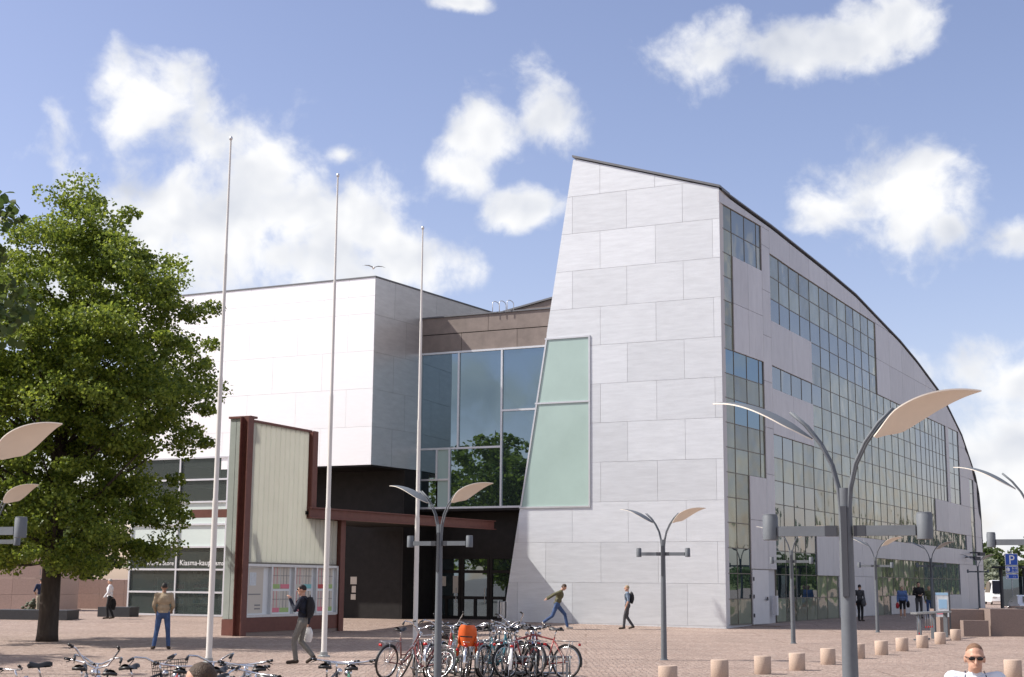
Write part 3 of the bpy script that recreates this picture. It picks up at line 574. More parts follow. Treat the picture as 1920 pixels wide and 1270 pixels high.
for (s, dv, w, h) in ((12.6, .55, 1.1, 1.7), (11.2, .7, 1.3, 1.5), (9.6, .6, 1.2, 1.6), (8.4, 1.2, .8, 2.2), (10.4, 3.6, 1.6, 2.3), (12.4, 3.8, 1.4, 2.3)):
    b0 = BC+U*s+V*dv; ba = math.atan2(U.y, U.x); t = thing('display_shelf', 'shelf of goods inside the shop, %s' % {12.6: 'nearest its left corner', 11.2: 'left of the middle post', 9.6: 'right of the middle post', 8.4: 'tall and narrow by the right end', 10.4: 'tall, behind the middle post', 12.4: 'tall, at the back left'}[s], 'shelf', (b0.x, b0.y, 0.25), ba, 'shelves inside the shop')
    mb = MB(); mb.box((-w/2, 0, h/2), (0.04, 0.4, h)).box((w/2, 0, h/2), (0.04, 0.4, h)); put('shelf_frame', mb, 'shelf', t)
    for k in range(4):
        mb = MB(); mb.box((0, 0, 0.15+k*h/4.4), (w-0.05, 0.4, 0.03)); sh = put('shelf_board', mb, 'shelf', t)
        mb = MB(); x = -w/2+0.1
        while x < w/2-0.15: ww = random.uniform(.05, .16); hh = random.uniform(.12, .28); mb.box((x+ww/2, random.uniform(-.08, .05), 0.168+k*h/4.4+hh/2), (ww, 0.2, hh)); x += ww+random.uniform(.02, .12)
        put('goods', mb, random.choice(['paper', 'skyb', 'ink', 'shelf', 'pink', 'slate']), sh)
# litter bin at the tower's foot
bx, by = -0.32, 62.9
t = thing('litter_bin', 'small steel litter bin on a stem by the leaning wall', 'bin', (bx, by, gz(by)))
mb = MB(); mb.lathe([(0.16, 0), (0.16, 0.04), (0.03, 0.05), (0.03, 0.3)], 14); put('stem', mb, 'steel', t, True)
mb = MB(); mb.lathe([(0.15, 0.2), (0.17, 0.22), (0.17, 0.9), (0.14, 0.92)], 16); put('drum', mb, 'steel', t); smooth_angle(t.children[-1])
mb = MB(); mb.box((0.19, 0, 0.58), (0.03, 0.34, 0.75)).box((-0.19, 0, 0.58), (0.03, 0.34, 0.75)); put('side_plate', mb, 'alu', t)

# ------------------------------------------------------------------ steel pavilion with poster case and canopy
KD = Vector((0.446, 1)).normalized(); KP = Vector((-9.09, 49.57)); KN = Vector((KD.y, -KD.x)); KO = (KP.x, KP.y, 0)
kiosk = thing('poster_pavilion', 'rust red steel pavilion with pale ribbed glass and a poster case', 'pavilion', KO)
def kp(s, z, out=0.0): q = KP+KD*s+KN*out; return Vector((q.x, q.y, z))
def kbox(s0, s1, z0, z1, o0, o1): return MB().prism([kp(s0, z0, o0), kp(s1, z0, o0), kp(s1, z1, o0), kp(s0, z1, o0)], (KN.x*(o1-o0), KN.y*(o1-o0), 0))
def ibeam(s, z0, z1):
    mb = MB()
    for a in (kbox(s-0.17, s+0.17, z0, z1, 0.04, 0.07), kbox(s-0.17, s+0.17, z0, z1, -0.27, -0.24), kbox(s-0.015, s+0.015, z0, z1, -0.24, 0.04)): mb.add(a.v, a.f)
    return mb
for s, z0, z1 in ((-0.12, 0, 7.52), (4.15, 4.2, 7.42), (6.35, 0, 4.2)): put('steel_column', ibeam(s, z0, z1), 'rust', kiosk, off=KO)
wk = put('channel_glass_wall', kbox(0.06, 6.1, 2.44, 2.5, -0.2, -0.06), 'frame', kiosk, off=KO)
n = 19
for i in range(n):
    a, b = 0.10+6.05*i/n, 0.10+6.05*(i+1)/n; top = 7.36 if b < 4.1 else 4.15
    put('glass_plank', kbox(a+0.018, b-0.018, 2.5, top, -0.13-0.012*(i % 2), -0.08), 'plank', wk, off=KO)
put('top_rail', kbox(0.04, 4.0, 7.36, 7.44, -0.2, 0.0), 'rust', kiosk, off=KO)
put('base_panel', kbox(-0.1, 6.3, 0.12, 0.62, -0.16, 0.0), 'rust', kiosk, off=KO); put('plinth', kbox(-0.1, 6.3, 0.0, 0.119, -0.2, -0.03), 'granite3', kiosk, off=KO)
case = put('poster_case', kbox(0.1, 6.15, 0.63, 2.44, -0.16, -0.12), 'shelf', kiosk, off=KO)
for s in (0.1, 1.62, 3.12, 4.62, 6.1): put('case_frame', kbox(s-0.05, s+0.05, 0.63, 2.44, -0.12, 0.02), 'alu', case, off=KO)
for z in (0.66, 2.40): put('case_frame', kbox(0.15, 6.05, z-0.045, z+0.045, -0.119, 0.015), 'alu', case, off=KO)
random.seed(5)
def poster(s0, s1, z0, z1, m, out=-0.115): return put('poster', kbox(s0, s1, z0, z1, out, out+0.006), m, case, off=KO)
poster(0.2, 1.25, 0.75, 2.3, 'paper'); poster(0.4, 0.8, 1.7, 2.15, 'mapc', -0.108); poster(0.3, 1.1, 1.38, 1.42, 'ink', -0.108); poster(0.75, 1.1, 1.0, 1.05, 'ink', -0.108); poster(0.75, 1.1, 0.88, 0.93, 'ink', -0.108)
for s0, cols in ((1.72, ('pink', 'green', 'green', 'pink')), (3.22, ('pink', 'teal', 'paper', 'teal')), (4.72, ('pink', 'green', 'redi', 'green'))):
    for j in range(2):
        for i in range(2):
            a = s0+i*0.62; z = 0.76+j*0.83; b0 = poster(a, a+0.58, z, z+0.75, 'paper'); c = cols[j*2+i]
            poster(a+0.005, a+0.575, z+0.005, z+0.16, c, -0.108)
            for q in (0.2, 0.4): poster(a+q-0.012, a+q+0.012, z+0.16, z+0.75, 'pink' if i == 0 else 'ink', -0.108)
            poster(a, a+0.58, z+0.45, z+0.47, 'ink', -0.107)
# narrow end face
ku = lambda s, z, out=0.0: plane_pt(KP, U, NU, s, z, out)
put('end_plinth', MB().prism([ku(0.1, 0.0, 0.02), ku(0.92, 0.0, 0.02), ku(0.92, 0.55, 0.02), ku(0.1, 0.55, 0.02)], (-NU.x*.2, -NU.y*.2, 0)), 'rust', kiosk, off=KO)
for i in range(3):
    a = 0.10+0.27*i; put('glass_plank', MB().prism([ku(a+.012, 0.56, 0), ku(a+.26, 0.56, 0), ku(a+.26, 7.48, 0), ku(a+.012, 7.48, 0)], (-NU.x*.06, -NU.y*.06, 0)), 'plke', kiosk, off=KO)
put('end_cap', MB().prism([ku(0.0, 7.485, 0.05), ku(0.95, 7.485, 0.05), ku(0.95, 7.56, 0.05), ku(0.0, 7.56, 0.05)], (-NU.x*.4, -NU.y*.4, 0)), 'rust', kiosk, off=KO)
put('back_wall', kbox(0.1, 6.2, 0.1, 2.5, -0.9, -0.86), 'joint', kiosk, off=KO)
put('cantilever_beam', MB().prism([ku(0.93, 4.05, -0.1), ku(2.5, 4.05, -0.1), ku(2.5, 4.33, -0.1), ku(0.93, 4.33, -0.1)], (-NU.x*.25, -NU.y*.25, 0)), 'rust', kiosk, off=KO)
# canopy: edge beam and slab to the entrance
a = kp(3.75, 4.18, 0.1); b = Vector((-0.78, 64.05, 4.20)); dd = (b-a); dd.z = 0; dn = Vector((dd.y, -dd.x, 0)).normalized(); dn = dn if dn.x > 0 else -dn
can = put('canopy_beam', MB().prism([a, b+Vector((0, 0, 0.0)), b+Vector((0, 0, 0.36)), a+Vector((0, 0, 0.40))], dn*0.05), 'rust', kiosk, off=KO)
for zz in (0.0, 0.36): put('beam_flange', MB().prism([a+Vector((0, 0, zz-.02))-dn*.1, b+Vector((0, 0, zz-.02-.0))-dn*.1, b+Vector((0, 0, zz+.015))-dn*.1, a+Vector((0, 0, zz+.02))-dn*.1], dn*0.26), 'rust', can, off=KO)
lft = Vector((-9.5, 4.2, 0))
put('canopy_roof', MB().prism([a-dn*.11+Vector((0, 0, .12)), b-dn*.11+Vector((0, 0, .12)), b+Vector((-6.0, 2.4, .12)), a+Vector((-2.4, 3.2, .12))], (0, 0, 0.12)), 'black', kiosk, off=KO)

# ------------------------------------------------------------------ flagpoles
def flagpole(x, y, lab):
    t = thing('flagpole', lab, 'flagpole', (x, y, gz(y)), 0, 'white flagpoles in a row')
    mb = MB(); mb.lathe([(0.16, 0), (0.16, 0.03), (0.10, 0.05), (0.10, 0.12)], 16); put('base_plate', mb, 'rack', t)
    for z0, z1, r0, r1 in ((0.1, 3.72, .070, .068), (3.7, 6.6, .058, .053), (6.58, 9.6, .044, .039), (9.58, 12.5, .032, .022)):
        mb = MB(); mb.lathe([(r0+.006, z0), (r0+.006, z0+.05), (r0, z0+.08), (r1, z1)], 18); o = put('pole_section', mb, 'pole', t); smooth_angle(o)
    mb = MB(); mb.ell((0, 0, 12.53), (.045, .045, .06)); put('finial', mb, 'alu', t, True)
flagpole(-6.91, 33.46, 'white flagpole nearest the leafy tree, tallest in view'); flagpole(-4.67, 36.61, 'white flagpole in front of the pavilion, between the other two'); flagpole(-2.75, 42.25, 'white flagpole beside the entrance, rightmost of the three')

# ------------------------------------------------------------------ winged street lamps
def make_lamp(lab):
    t = thing('street_lamp', lab, 'street lamp', (0,0,0), 0, 'winged street lamps')
    mb = MB(); mb.lathe([(0.105, 0.0), (0.105, 0.02), (0.075, 0.03), (0.068, 1.2), (0.058, 2.6), (0.056, 2.98)], 20); p = put('post', mb, 'lampm', t); smooth_angle(p)
    mb = MB(); mb.box((0, -0.06, 2.45), (0.05, 0.03, 0.75)); put('cable_cover', mb, 'lampd', p)
    for s in (-1, 1):
        mb = MB(); mb.box((s*0.33, 0, 2.62), (0.50, 0.07, 0.085)); put('crossbar', mb, 'lampm', t)
        mb = MB(); mb.box((s*0.12, 0, 2.62), (0.10, 0.078, 0.09)); put('crossbar_sleeve', mb, 'lampd', t)
        mb = MB(); mb.lathe([(0.055, 0), (0.066, 0.004), (0.066, 0.20), (0.062, 0.205), (0.062, 0.222), (0.05, 0.225)], 18, (s*0.65, 0, 2.545)); o = put('spotlight', mb, 'lampm', t); smooth_angle(o)
        for dy in (-0.035, 0.035):
            path = [(s*0.02, dy, 2.35), (s*0.03, dy, 2.75), (s*0.05, dy, 2.98), (s*0.10, dy*1.1, 3.18), (s*0.19, dy*1.2, 3.36), (s*0.31, dy*1.3, 3.52), (s*0.44, dy*1.4, 3.64)]
            mb = MB(); mb.tube(path, 0.014, 8); put('rod', mb, 'lampm', t, True)
        # leaf shaped reflector, arched along its length
        nn, mm = 22, 8; top = []; 
        for i in range(nn+1):
            k = i/nn; x = 0.27+0.88*k; z = 3.42+0.76*k-0.42*k*k; tw = -R(5 if s < 0 else 21)*s*sstep(0, .25, k); w = 0.20*math.sin(math.pi*min(1, k*0.985+0.015)**0.60)**0.95
            top.append([(s*x, w*(2*j/mm-1)*math.cos(tw), z-0.035*(2*j/mm-1)**2*(w/0.2)+w*(2*j/mm-1)*math.sin(tw)) for j in range(mm+1)])
        bot = [[(p[0], p[1], p[2]-0.012) for p in r] for r in top]
        mb = MB(); mb.quadstrip(top); o = put('wing_back', mb, 'lampm', t, True)
        mb = MB(); mb.quadstrip(bot); 
        rim = [r[0] for r in top]+[r[-1] for r in reversed(top)]; rimb = [r[0] for r in bot]+[r[-1] for r in reversed(bot)]
        mb.quadstrip([rim+[rim[0]], rimb+[rimb[0]]]); put('reflector', mb, 'wing', o); smooth_angle(o.children[-1], 60)
    return t
LA = math.atan2(-U.y, -U.x)
LAMPS = [(2.83, 12.1, 'large street lamp in the right foreground with tall thick post'), (-1.37, 27.8, 'street lamp behind the parked bicycles, in front of the entrance'), (3.86, 36.35, 'street lamp standing alone before the pale leaning wall'), (9.17, 46.95, 'street lamp before the dark corner of the glass flank'),
         (14.7, 57.96, 'street lamp near the glass flank, left of the strolling group'), (20.13, 68.9, 'street lamp beside the map board'), (31.3, 96.4, 'farthest street lamp at the end of the museum'),
         (-5.85, 15.7, 'street lamp cut by the left edge, the higher wing'), (-10.55, 29.3, 'street lamp cut by the left edge, the lower and farther wing'), (7.78, 21.2, 'street lamp cut by the right edge, only its left arm showing')]
lamp0 = make_lamp(LAMPS[0][2])
for i, (x, y, lab) in enumerate(LAMPS):
    o = lamp0 if i == 0 else copy_tree(lamp0); o.location = (x, y, gz(y)); o.rotation_euler = (0, 0, LA); o['label'] = lab

# ------------------------------------------------------------------ granite bollards
BOL = [(2.96, 27.25), (4.25, 29.47), (5.41, 31.13), (6.43, 32.56), (7.66, 35.01), (9.07, 37.87), (10.22, 39.96), (11.42, 42.29), (12.65, 44.53), (14.06, 47.43), (15.58, 50.72), (10.49, 30.36)]
mb = MB(); mb.lathe([(0.172, 0), (0.180, 0.01), (0.180, 0.365), (0.170, 0.380), (0.10, 0.385)], 28); bme = mb.mesh('bollard'); bme.materials.append(M['granite']); bme.polygons.foreach_set('use_smooth', [True]*len(bme.polygons)); bme.set_sharp_from_angle(angle=R(40))
ordn = ['first and nearest', 'second', 'third', 'fourth', 'fifth', 'sixth', 'seventh', 'eighth', 'ninth', 'tenth', 'last and farthest']
for i, (x, y) in enumerate(BOL):
    o = link('granite_bollard', bme); o.location = (x, y, gz(y)-0.004); o.rotation_euler = (0, 0, i*1.3)
    tag(o, 'pale granite bollard, %s in the row across the square' % ordn[i] if i < 11 else 'pale granite bollard by the right edge, apart from the row', 'bollard', 'granite bollards')

# ------------------------------------------------------------------ trees
def leaves_mesh(name, centers, radii, per, size, m, seed=1, droop=0.3):
    r = np.random.default_rng(seed); n = len(centers)*per
    c = np.repeat(np.array(centers), per, 0); rad = np.repeat(np.array(radii), per)[:, None]
    d = r.normal(size=(n, 3)); d /= np.linalg.norm(d, axis=1)[:, None]; q = d*rad*(r.random((n, 1))**0.45); q[:, 2] *= 0.62
    p = c+q
    a = r.normal(size=(n, 3))+d*0.6; a[:, 2] -= droop; a /= np.linalg.norm(a, axis=1)[:, None]
    nn = r.normal(size=(n, 3))*0.8+np.array([0, 0, 0.8]); b = np.cross(nn, a); b /= np.linalg.norm(b, axis=1)[:, None]+1e-9; nn = np.cross(a, b)
    s = size*(0.65+0.7*r.random((n, 1))); L = a*s; W = b*s*0.42; K = nn*s*0.10
    v = np.stack([p-L*0.5, p-L*0.12+W+K, p+L*0.25+W*0.75+K, p+L*0.5, p+L*0.25-W*0.75+K, p-L*0.12-W+K], 1).reshape(-1, 3)
    base = np.arange(n)*6
    f = np.concatenate([np.stack([base, base+1, base+2, base+3], 1), np.stack([base, base+3, base+4, base+5], 1)])
    me = bpy.data.meshes.new(name); me.vertices.add(len(v)); me.vertices.foreach_set('co', v.ravel()); me.loops.add(f.size); me.loops.foreach_set('vertex_index', f.ravel().astype(np.int32))
    me.polygons.add(len(f)); me.polygons.foreach_set('loop_start', np.arange(len(f))*4); me.update(calc_edges=True); me.materials.append(M[m]); return me
def tree(name, lab, loc, prof, trunk_h, trunk_r, nclump, per, leaf, clump_r, m, seed, lean=(0, 0), group=None, sx=(-9, 9), shell=0.5):
    """prof: (z, radius) pairs of the crown"""
    r = np.random.default_rng(seed); t = thing(name, lab, 'tree', loc, 0, group)
    zt = prof[-1][0]; axis = lambda z: Vector((lean[0]*z, lean[1]*z, z))
    mb = MB(); zz = [0, 0.25, 0.7, trunk_h]+[trunk_h+(zt-trunk_h)*k for k in (0.25, 0.5, 0.75, 0.95)]
    rr = [trunk_r*1.14, trunk_r*1.05, trunk_r, trunk_r*0.92]+[trunk_r*k for k in (0.75, 0.5, 0.28, 0.08)]
    mb.tube([axis(z)+Vector((r.normal()*.02*(z > 1), r.normal()*.02*(z > 1), 0)) for z in zz], rr, 14)
    rad = lambda z: np.interp(z, [p[0] for p in prof], [p[1] for p in prof])
    cs, rs = [], []; tries = 0
    w = np.array([rad(z)**2 for z in np.linspace(prof[0][0], zt, 60)]); w /= w.sum(); zg = np.linspace(prof[0][0], zt, 60)
    while len(cs) < nclump and tries < nclump*40:
        tries += 1; z = r.choice(zg, p=w)+r.normal()*0.1; R0 = rad(z)*(0.86+0.22*math.sin(3.1*math.atan2(math.sin(tries), 1)+z*1.7)); k = r.random()**shell; an = r.random()*2*math.pi
        x, y = R0*k*math.cos(an), R0*k*math.sin(an)
        if not sx[0] < x < sx[1]: continue
        p = axis(z)+Vector((x, y, 0)); cr = clump_r*(0.6+0.8*r.random())
        if any((p-q).length < 0.42*clump_r for q in cs[-150:]): continue
        cs.append(p); rs.append(cr)
    # limbs reach for a share of the clumps
    for i in range(0, len(cs), max(1, len(cs)//60)):
        p = cs[i]; z0 = max(trunk_h*0.9, p.z-0.55*math.hypot(p.x, p.y)-0.4); a = axis(min(z0, zt*0.9)); mid = a.lerp(p, 0.5)+Vector((0, 0, -0.12+0.3*r.random())); k = trunk_r*0.30*(1-0.6*z0/zt)
        mb.tube([a, a.lerp(mid, 0.5)+Vector((0, 0, 0.05)), mid, p], [k, k*0.8, k*0.55, k*0.2], 6)
    tr = put('trunk', mb, 'bark', t, True)
    cr = link('crown', leaves_mesh('crown', [tuple(c) for c in cs], rs, per, leaf, m, seed), t); cr['kind'] = 'stuff'
    return t
tree('linden_tree', 'big leafy tree in full green on the left of the square', (-14.08, 44.23, 0), [(2.2, 3.2), (3.1, 4.2), (4.4, 4.0), (5.8, 4.5), (6.8, 5.1), (8.3, 5.4), (9.6, 4.9), (10.8, 4.0), (12.1, 3.2), (12.9, 2.2), (14.2, 1.4), (14.6, 0.5)], 2.6, 0.30, 800, 215, 0.10, 0.54, 'leaf', 4, (0.012, 0))
tree('foreground_tree', 'near tree whose dark leaves hang in at the upper left edge', (-13.4, 22.6, gz(22.6)), [(3.8, 3.0), (5, 4.6), (7, 5.2), (9, 4.6), (11, 3.2), (12.5, 1.0)], 3.2, 0.3, 230, 70, 0.16, 0.6, 'leafn', 9, (0.0, 0))
tree('roadside_tree', 'leafy tree outside the left edge shading the square', (-24.5, 34.5, 0), [(3, 2.5), (5, 4.5), (8, 5), (11, 3), (13, 1)], 2.8, 0.3, 220, 70, 0.2, 0.7, 'leaf', 12)
tree('roadside_tree', 'tall leafy tree behind the viewer, seen only in the glass', (-41, 33, 0), [(2, 3), (5, 5.5), (9, 6), (12, 4), (14, 1)], 3, 0.35, 170, 60, 0.34, 1.0, 'leaf', 13)
tree('roadside_tree', 'second tall leafy tree behind the viewer, seen only in the glass', (-50, 27, 0), [(2, 3), (5, 6), (9, 6.5), (13, 4), (16, 1)], 3, 0.35, 170, 60, 0.36, 1.1, 'leaf', 14)

# ------------------------------------------------------------------ bicycles (local: x forward, origin on the ground between the wheels)
WR = 0.335; XR, XF = -0.52, 0.56
def wheel_meshes():
    mb = MB(); mb.torus((0, 0, 0), WR-0.018, 0.019, n=30, m=6); ty = mb.mesh('tyre'); ty.materials.append(M['rubber'])
    mb = MB(); mb.torus((0, 0, 0), WR-0.046, 0.012, n=30, m=5); mb.tube([(0, -0.045, 0), (0, 0.045, 0)], 0.022, 8)
    for k in range(18):
        a = 2*math.pi*k/18; s = 0.035 if k % 2 else -0.035; mb.tube([(0.02*math.cos(a+.5), s, 0.02*math.sin(a+.5)), ((WR-0.05)*math.cos(a), 0, (WR-0.05)*math.sin(a))], 0.0022, 3, False)
    ri = mb.mesh('rim'); ri.materials.append(M['chrome'])
    for me in (ty, ri): me.polygons.foreach_set('use_smooth', [True]*len(me.polygons))
    return ty, ri
TY, RI = wheel_meshes()
def mk_me(mb, name, m): me = mb.mesh(name); me.materials.append(M[m]); me.polygons.foreach_set('use_smooth', [True]*len(me.polygons)); return me
BBX, BBZ = -0.07, 0.28; ST = (-0.21, 0, 0.80); HT, HB = (0.335, 0, 0.86), (0.375, 0, 0.70)
def frame_me(step):
    mb = MB(); t = lambda a, b, r: mb.tube([a, b], r, 8)
    t((BBX, 0, BBZ), ST, 0.016); t(HT, HB, 0.020); mb.tube([(BBX, -0.035, BBZ), (BBX, 0.035, BBZ)], 0.024)
    if step: mb.tube([(HB[0]-0.01, 0, HB[2]+0.02), (0.2, 0, 0.47), (0.05, 0, 0.34), (BBX, 0, BBZ)], 0.021, 8); mb.tube([(HT[0], 0, HT[2]-0.03), (0.2, 0, 0.60), (0.02, 0, 0.46), (-0.13, 0, 0.46)], 0.014, 8)
    else: t(HB, (BBX, 0, BBZ), 0.018); t(HT, (ST[0]+.01, 0, ST[2]-.04), 0.016)
    for s in (-1, 1): t((BBX, s*.03, BBZ), (XR, s*.06, WR), 0.009); t((ST[0], s*.02, ST[2]-.06), (XR, s*.06, WR), 0.008)
    return mk_me(mb, 'frame', 'blackp')
FRM = {0: frame_me(False), 1: frame_me(True)}
mb = MB(); mb.tube([(0.335-0.333, 0, 0), (0.0, 0, 0)], 0.01) if False else None
def fork_me():
    mb = MB(); mb.tube([(0.36, -0.05, 0.71), (0.36, 0.05, 0.71)], 0.015)
    for s in (-1, 1): mb.tube([(0.365, s*.05, 0.71), (0.43, s*.055, 0.52), (XF, s*.055, WR)], [0.013, 0.012, 0.008], 6)
    return mk_me(mb, 'fork', 'chrome')
FORK = fork_me()
def bar_me(kind):
    mb = MB(); mb.tube([HT, (0.31, 0, 0.98)], 0.013)
    if kind == 0: mb.tube([(0.22, -0.31, 1.02), (0.30, -0.2, 1.0), (0.35, -.03, 0.985), (0.35, .03, 0.985), (0.30, .2, 1.0), (0.22, .31, 1.02)], 0.012, 8)
    elif kind == 1: mb.tube([(0.02, -0.28, 1.05), (0.20, -0.29, 1.09), (0.31, -0.2, 1.07), (0.34, -.05, 0.985), (0.34, .05, 0.985), (0.31, .2, 1.07), (0.20, .29, 1.09), (0.02, .28, 1.05)], 0.012, 8)
    else: mb.tube([(0.12, -0.30, 1.26), (0.28, -0.27, 1.22), (0.36, -0.13, 1.03), (0.34, 0, 0.985), (0.36, .13, 1.03), (0.28, .27, 1.22), (0.12, .30, 1.26)], 0.012, 8)
    return mk_me(mb, 'handlebar', 'chrome')
BAR = [bar_me(k) for k in range(3)]
def grip_me(kind, s):
    mb = MB()
    if True:
        a, b = {0: ((0.26, s*.26, 1.012), (0.215, s*.33, 1.022)), 1: ((0.14, s*.287, 1.077), (0.01, s*.28, 1.048)), 2: ((0.21, s*.285, 1.24), (0.10, s*.302, 1.264))}[kind]
        mb.tube([a, b], 0.018, 8); mb.tube([(a[0]+.03, a[1], a[2]-.01), (b[0]+.03, b[1], b[2]-.05)], 0.006, 5)
    return mk_me(mb, 'grip', 'blackp')
GRIP = [[grip_me(k, s) for s in (-1, 1)] for k in range(3)]
mb = MB(); mb.quadstrip([[(-0.36+0.28*i/8, y*(0.085 if i < 3 else 0.085-0.012*(i-2)), 0.985+0.02*(1-abs(y))+0.012*math.cos(i)-0.03*(abs(y) > .9)) for y in (-1, -.5, 0, .5, 1)] for i in range(9)])
mb.quadstrip([[(-0.36+0.28*i/8, y*(0.083 if i < 3 else 0.083-0.012*(i-2)), 0.945) for y in (-1, 1)] for i in range(9)]); mb.tube([(-0.36, -.08, 0.96), (-0.37, 0, .965), (-0.36, .08, 0.96)], 0.022, 6); mb.tube([(-.28, .03, .95), (-.1, .02, .95)], .01, 5)
SAD = mk_me(mb, 'saddle', 'saddle')
mb = MB(); mb.tube([ST, (-0.25, 0, 0.95)], 0.012); POST = mk_me(mb, 'seat_post', 'chrome')
mb = MB(); mb.torus((BBX, 0.045, BBZ), 0.09, 0.006, n=20, m=5); mb.tube([(BBX, .05, BBZ), (BBX+.12, .06, BBZ-.11)], .01); mb.tube([(BBX, -.05, BBZ), (BBX-.12, -.06, BBZ+.11)], .01); mb.box((BBX+.12, .11, BBZ-.11), (.08, .09, .025)).box((BBX-.12, -.11, BBZ+.11), (.08, .09, .025))
mb.tube([(BBX, .045, BBZ+.09), (XR, .045, WR+.03)], .004, 4).tube([(BBX, .045, BBZ-.09), (XR, .045, WR-.03)], .004, 4); CRK = mk_me(mb, 'crank', 'steel')
def guard(cx, a0, a1):
    mb = MB(); rows = []
    for i in range(15): a = a0+(a1-a0)*i/14; rows.append([(cx+(WR+.02+dz)*math.cos(a), y, WR+(WR+.02+dz)*math.sin(a)) for y, dz in ((-.026, -.014), (-.012, 0), (.012, 0), (.026, -.014))])
    mb.quadstrip(rows); return mk_me(mb, 'mudguard', 'blackp')
GDR, GDF = guard(XR, R(50), R(195)), guard(XF, R(15), R(150))
mb = MB()
for y in (-.06, 0, .06): mb.tube([(-.24, y, .74), (-.78, y, .74)], .006, 5)
for x in (-.30, -.5, -.76): mb.tube([(x, -.065, .74), (x, .065, .74)], .006, 5)
for s in (-1, 1): mb.tube([(-.6, s*.06, .74), (XR, s*.065, WR)], .006, 5)
RCK = mk_me(mb, 'luggage_rack', 'steel')
mb = MB(); mb.box((-.80, 0, .68), (.02, .07, .05)); RLT = mk_me(mb, 'rear_light', 'redp')
mb = MB(); mb.lathe([(.02, 0), (.045, .03), (.045, .06)], 12); HL = mk_me(mb, 'headlight', 'chrome')
def basket_me():
    mb = MB()
    for k in range(6):
        z = .80+.045*k; w = .15+.008*k; mb.tube([(.42, -w, z), (.66+.01*k, -w, z), (.66+.01*k, w, z), (.42, w, z), (.42, -w, z)], .005, 4)
    for x in np.linspace(.42, .66, 6):
        for y in (-.16, .16): mb.tube([(x, y, .80), (x, y*1.15, 1.03)], .004, 4)
    for y in np.linspace(-.14, .14, 7): mb.tube([(.665, y, .80), (.71, y*1.15, 1.03)], .004, 4); mb.tube([(.42, y, .80), (.66, y, .80)], .004, 4)
    return mk_me(mb, 'basket', 'blackp')
BSK = basket_me()
nb = [0]
def bike(x, y, heading, lab, col, step=0, bars=0, guards='blackp', rackon=True, basket=False, lean=4, steer=12, seat=None, z=None):
    nm = 'paint_%d' % nb[0]; nb[0] += 1; M[nm] = mat(nm, col, 0.3, 0.1, ior=1.6)
    t = thing('bicycle', lab, 'bicycle', (x, y, gz(y) if z is None else z), 0, 'parked bicycles'); t.rotation_euler = (R(lean), 0, R(heading))
    f = link('frame', FRM[step].copy(), t); f.data.materials.clear(); f.data.materials.append(M[nm])
    rw = link('wheel', None, t); rw.location = (XR, 0, WR)
    link('tyre', TY, rw); link('rim', RI, rw); rw.empty_display_size = .1
    st = link('steering', None, t); st.empty_display_size = .1
    T = Matrix.Translation((0.36, 0, 0)) @ Matrix.Rotation(R(steer), 4, 'Z') @ Matrix.Translation((-0.36, 0, 0)); st.matrix_local = T
    for nme, me in (('fork', FORK), ('handlebar', BAR[bars]), ('grip', GRIP[bars][0]), ('grip', GRIP[bars][1])): link(nme, me, st)
    fwl = MB(); 
    for nme, me in (('tyre', TY), ('rim', RI)): o = link(nme, me, st); o.location = (XF, 0, WR)
    if guards:
        for g_, p in ((GDR, t), (GDF, st)): o = link('mudguard', g_, p); o.data = g_.copy(); o.data.materials.clear(); o.data.materials.append(M[guards])
    o = link('headlight', HL, st); o.location = (.40, 0, .86); o.rotation_euler = (0, R(90), 0)
    for nme, me in (('saddle', SAD), ('seat_post', POST), ('crank', CRK)): link(nme, me, t)
    if rackon: link('luggage_rack', RCK, t); link('rear_light', RLT, t)
    if basket: link('basket', BSK, st)
    return t
# left foreground bicycles: only their upper halves reach into the picture
bike(-6.05, 17.4, 62, 'silver bicycle at the lower left corner with bright handlebars', (.55, .56, .58), 0, 0, None, True, lean=-6, steer=-20)
bike(-5.75, 18.6, 20, 'grey bicycle at lower left showing its rounded black saddle', (.30, .31, .32), 1, 0, 'rack', True, lean=5, steer=30)
bike(-4.95, 17.6, 118, 'blue bicycle with high swept silver handlebars', (.06, .11, .36), 1, 2, 'whitep', False, lean=3, steer=-28)
bike(-4.55, 18.4, 65, 'black bicycle with wire basket beside the blue one', (.02, .02, .02), 0, 1, 'blackp', True, True, lean=-5, steer=10)
bike(-4.15, 18.0, 105, 'red bicycle with flat black handlebars, left of the crouching person', (.50, .03, .03), 0, 0, None, False, lean=4, steer=8)
bike(-3.78, 18.7, 95, 'black bicycle with wide raised handlebars before the tallest flagpole', (.025, .025, .028), 1, 1, 'blackp', True, lean=-3, steer=-6)
bike(-3.55, 18.2, 70, 'chrome bicycle with headlight, right of the crouching person', (.45, .46, .47), 0, 0, 'chrome', True, lean=5, steer=18)
bike(-3.35, 17.3, 50, 'dark bicycle low at the bottom edge with black saddle', (.04, .045, .05), 0, 0, None, True, lean=8, steer=20)
bike(-2.95, 17.1, 160, 'dark grey bicycle low at the bottom edge turned sideways', (.07, .07, .075), 0, 0, None, True, lean=-8, steer=25)
bike(-2.33, 18.8, 84, 'black bicycle facing the museum with straight handlebars', (.03, .03, .035), 0, 0, 'blackp', False, lean=2, steer=-4)
bike(-2.0, 18.6, 99, 'green bicycle facing the museum with straight handlebars', (.02, .16, .09), 0, 0, None, False, lean=-2, steer=6)
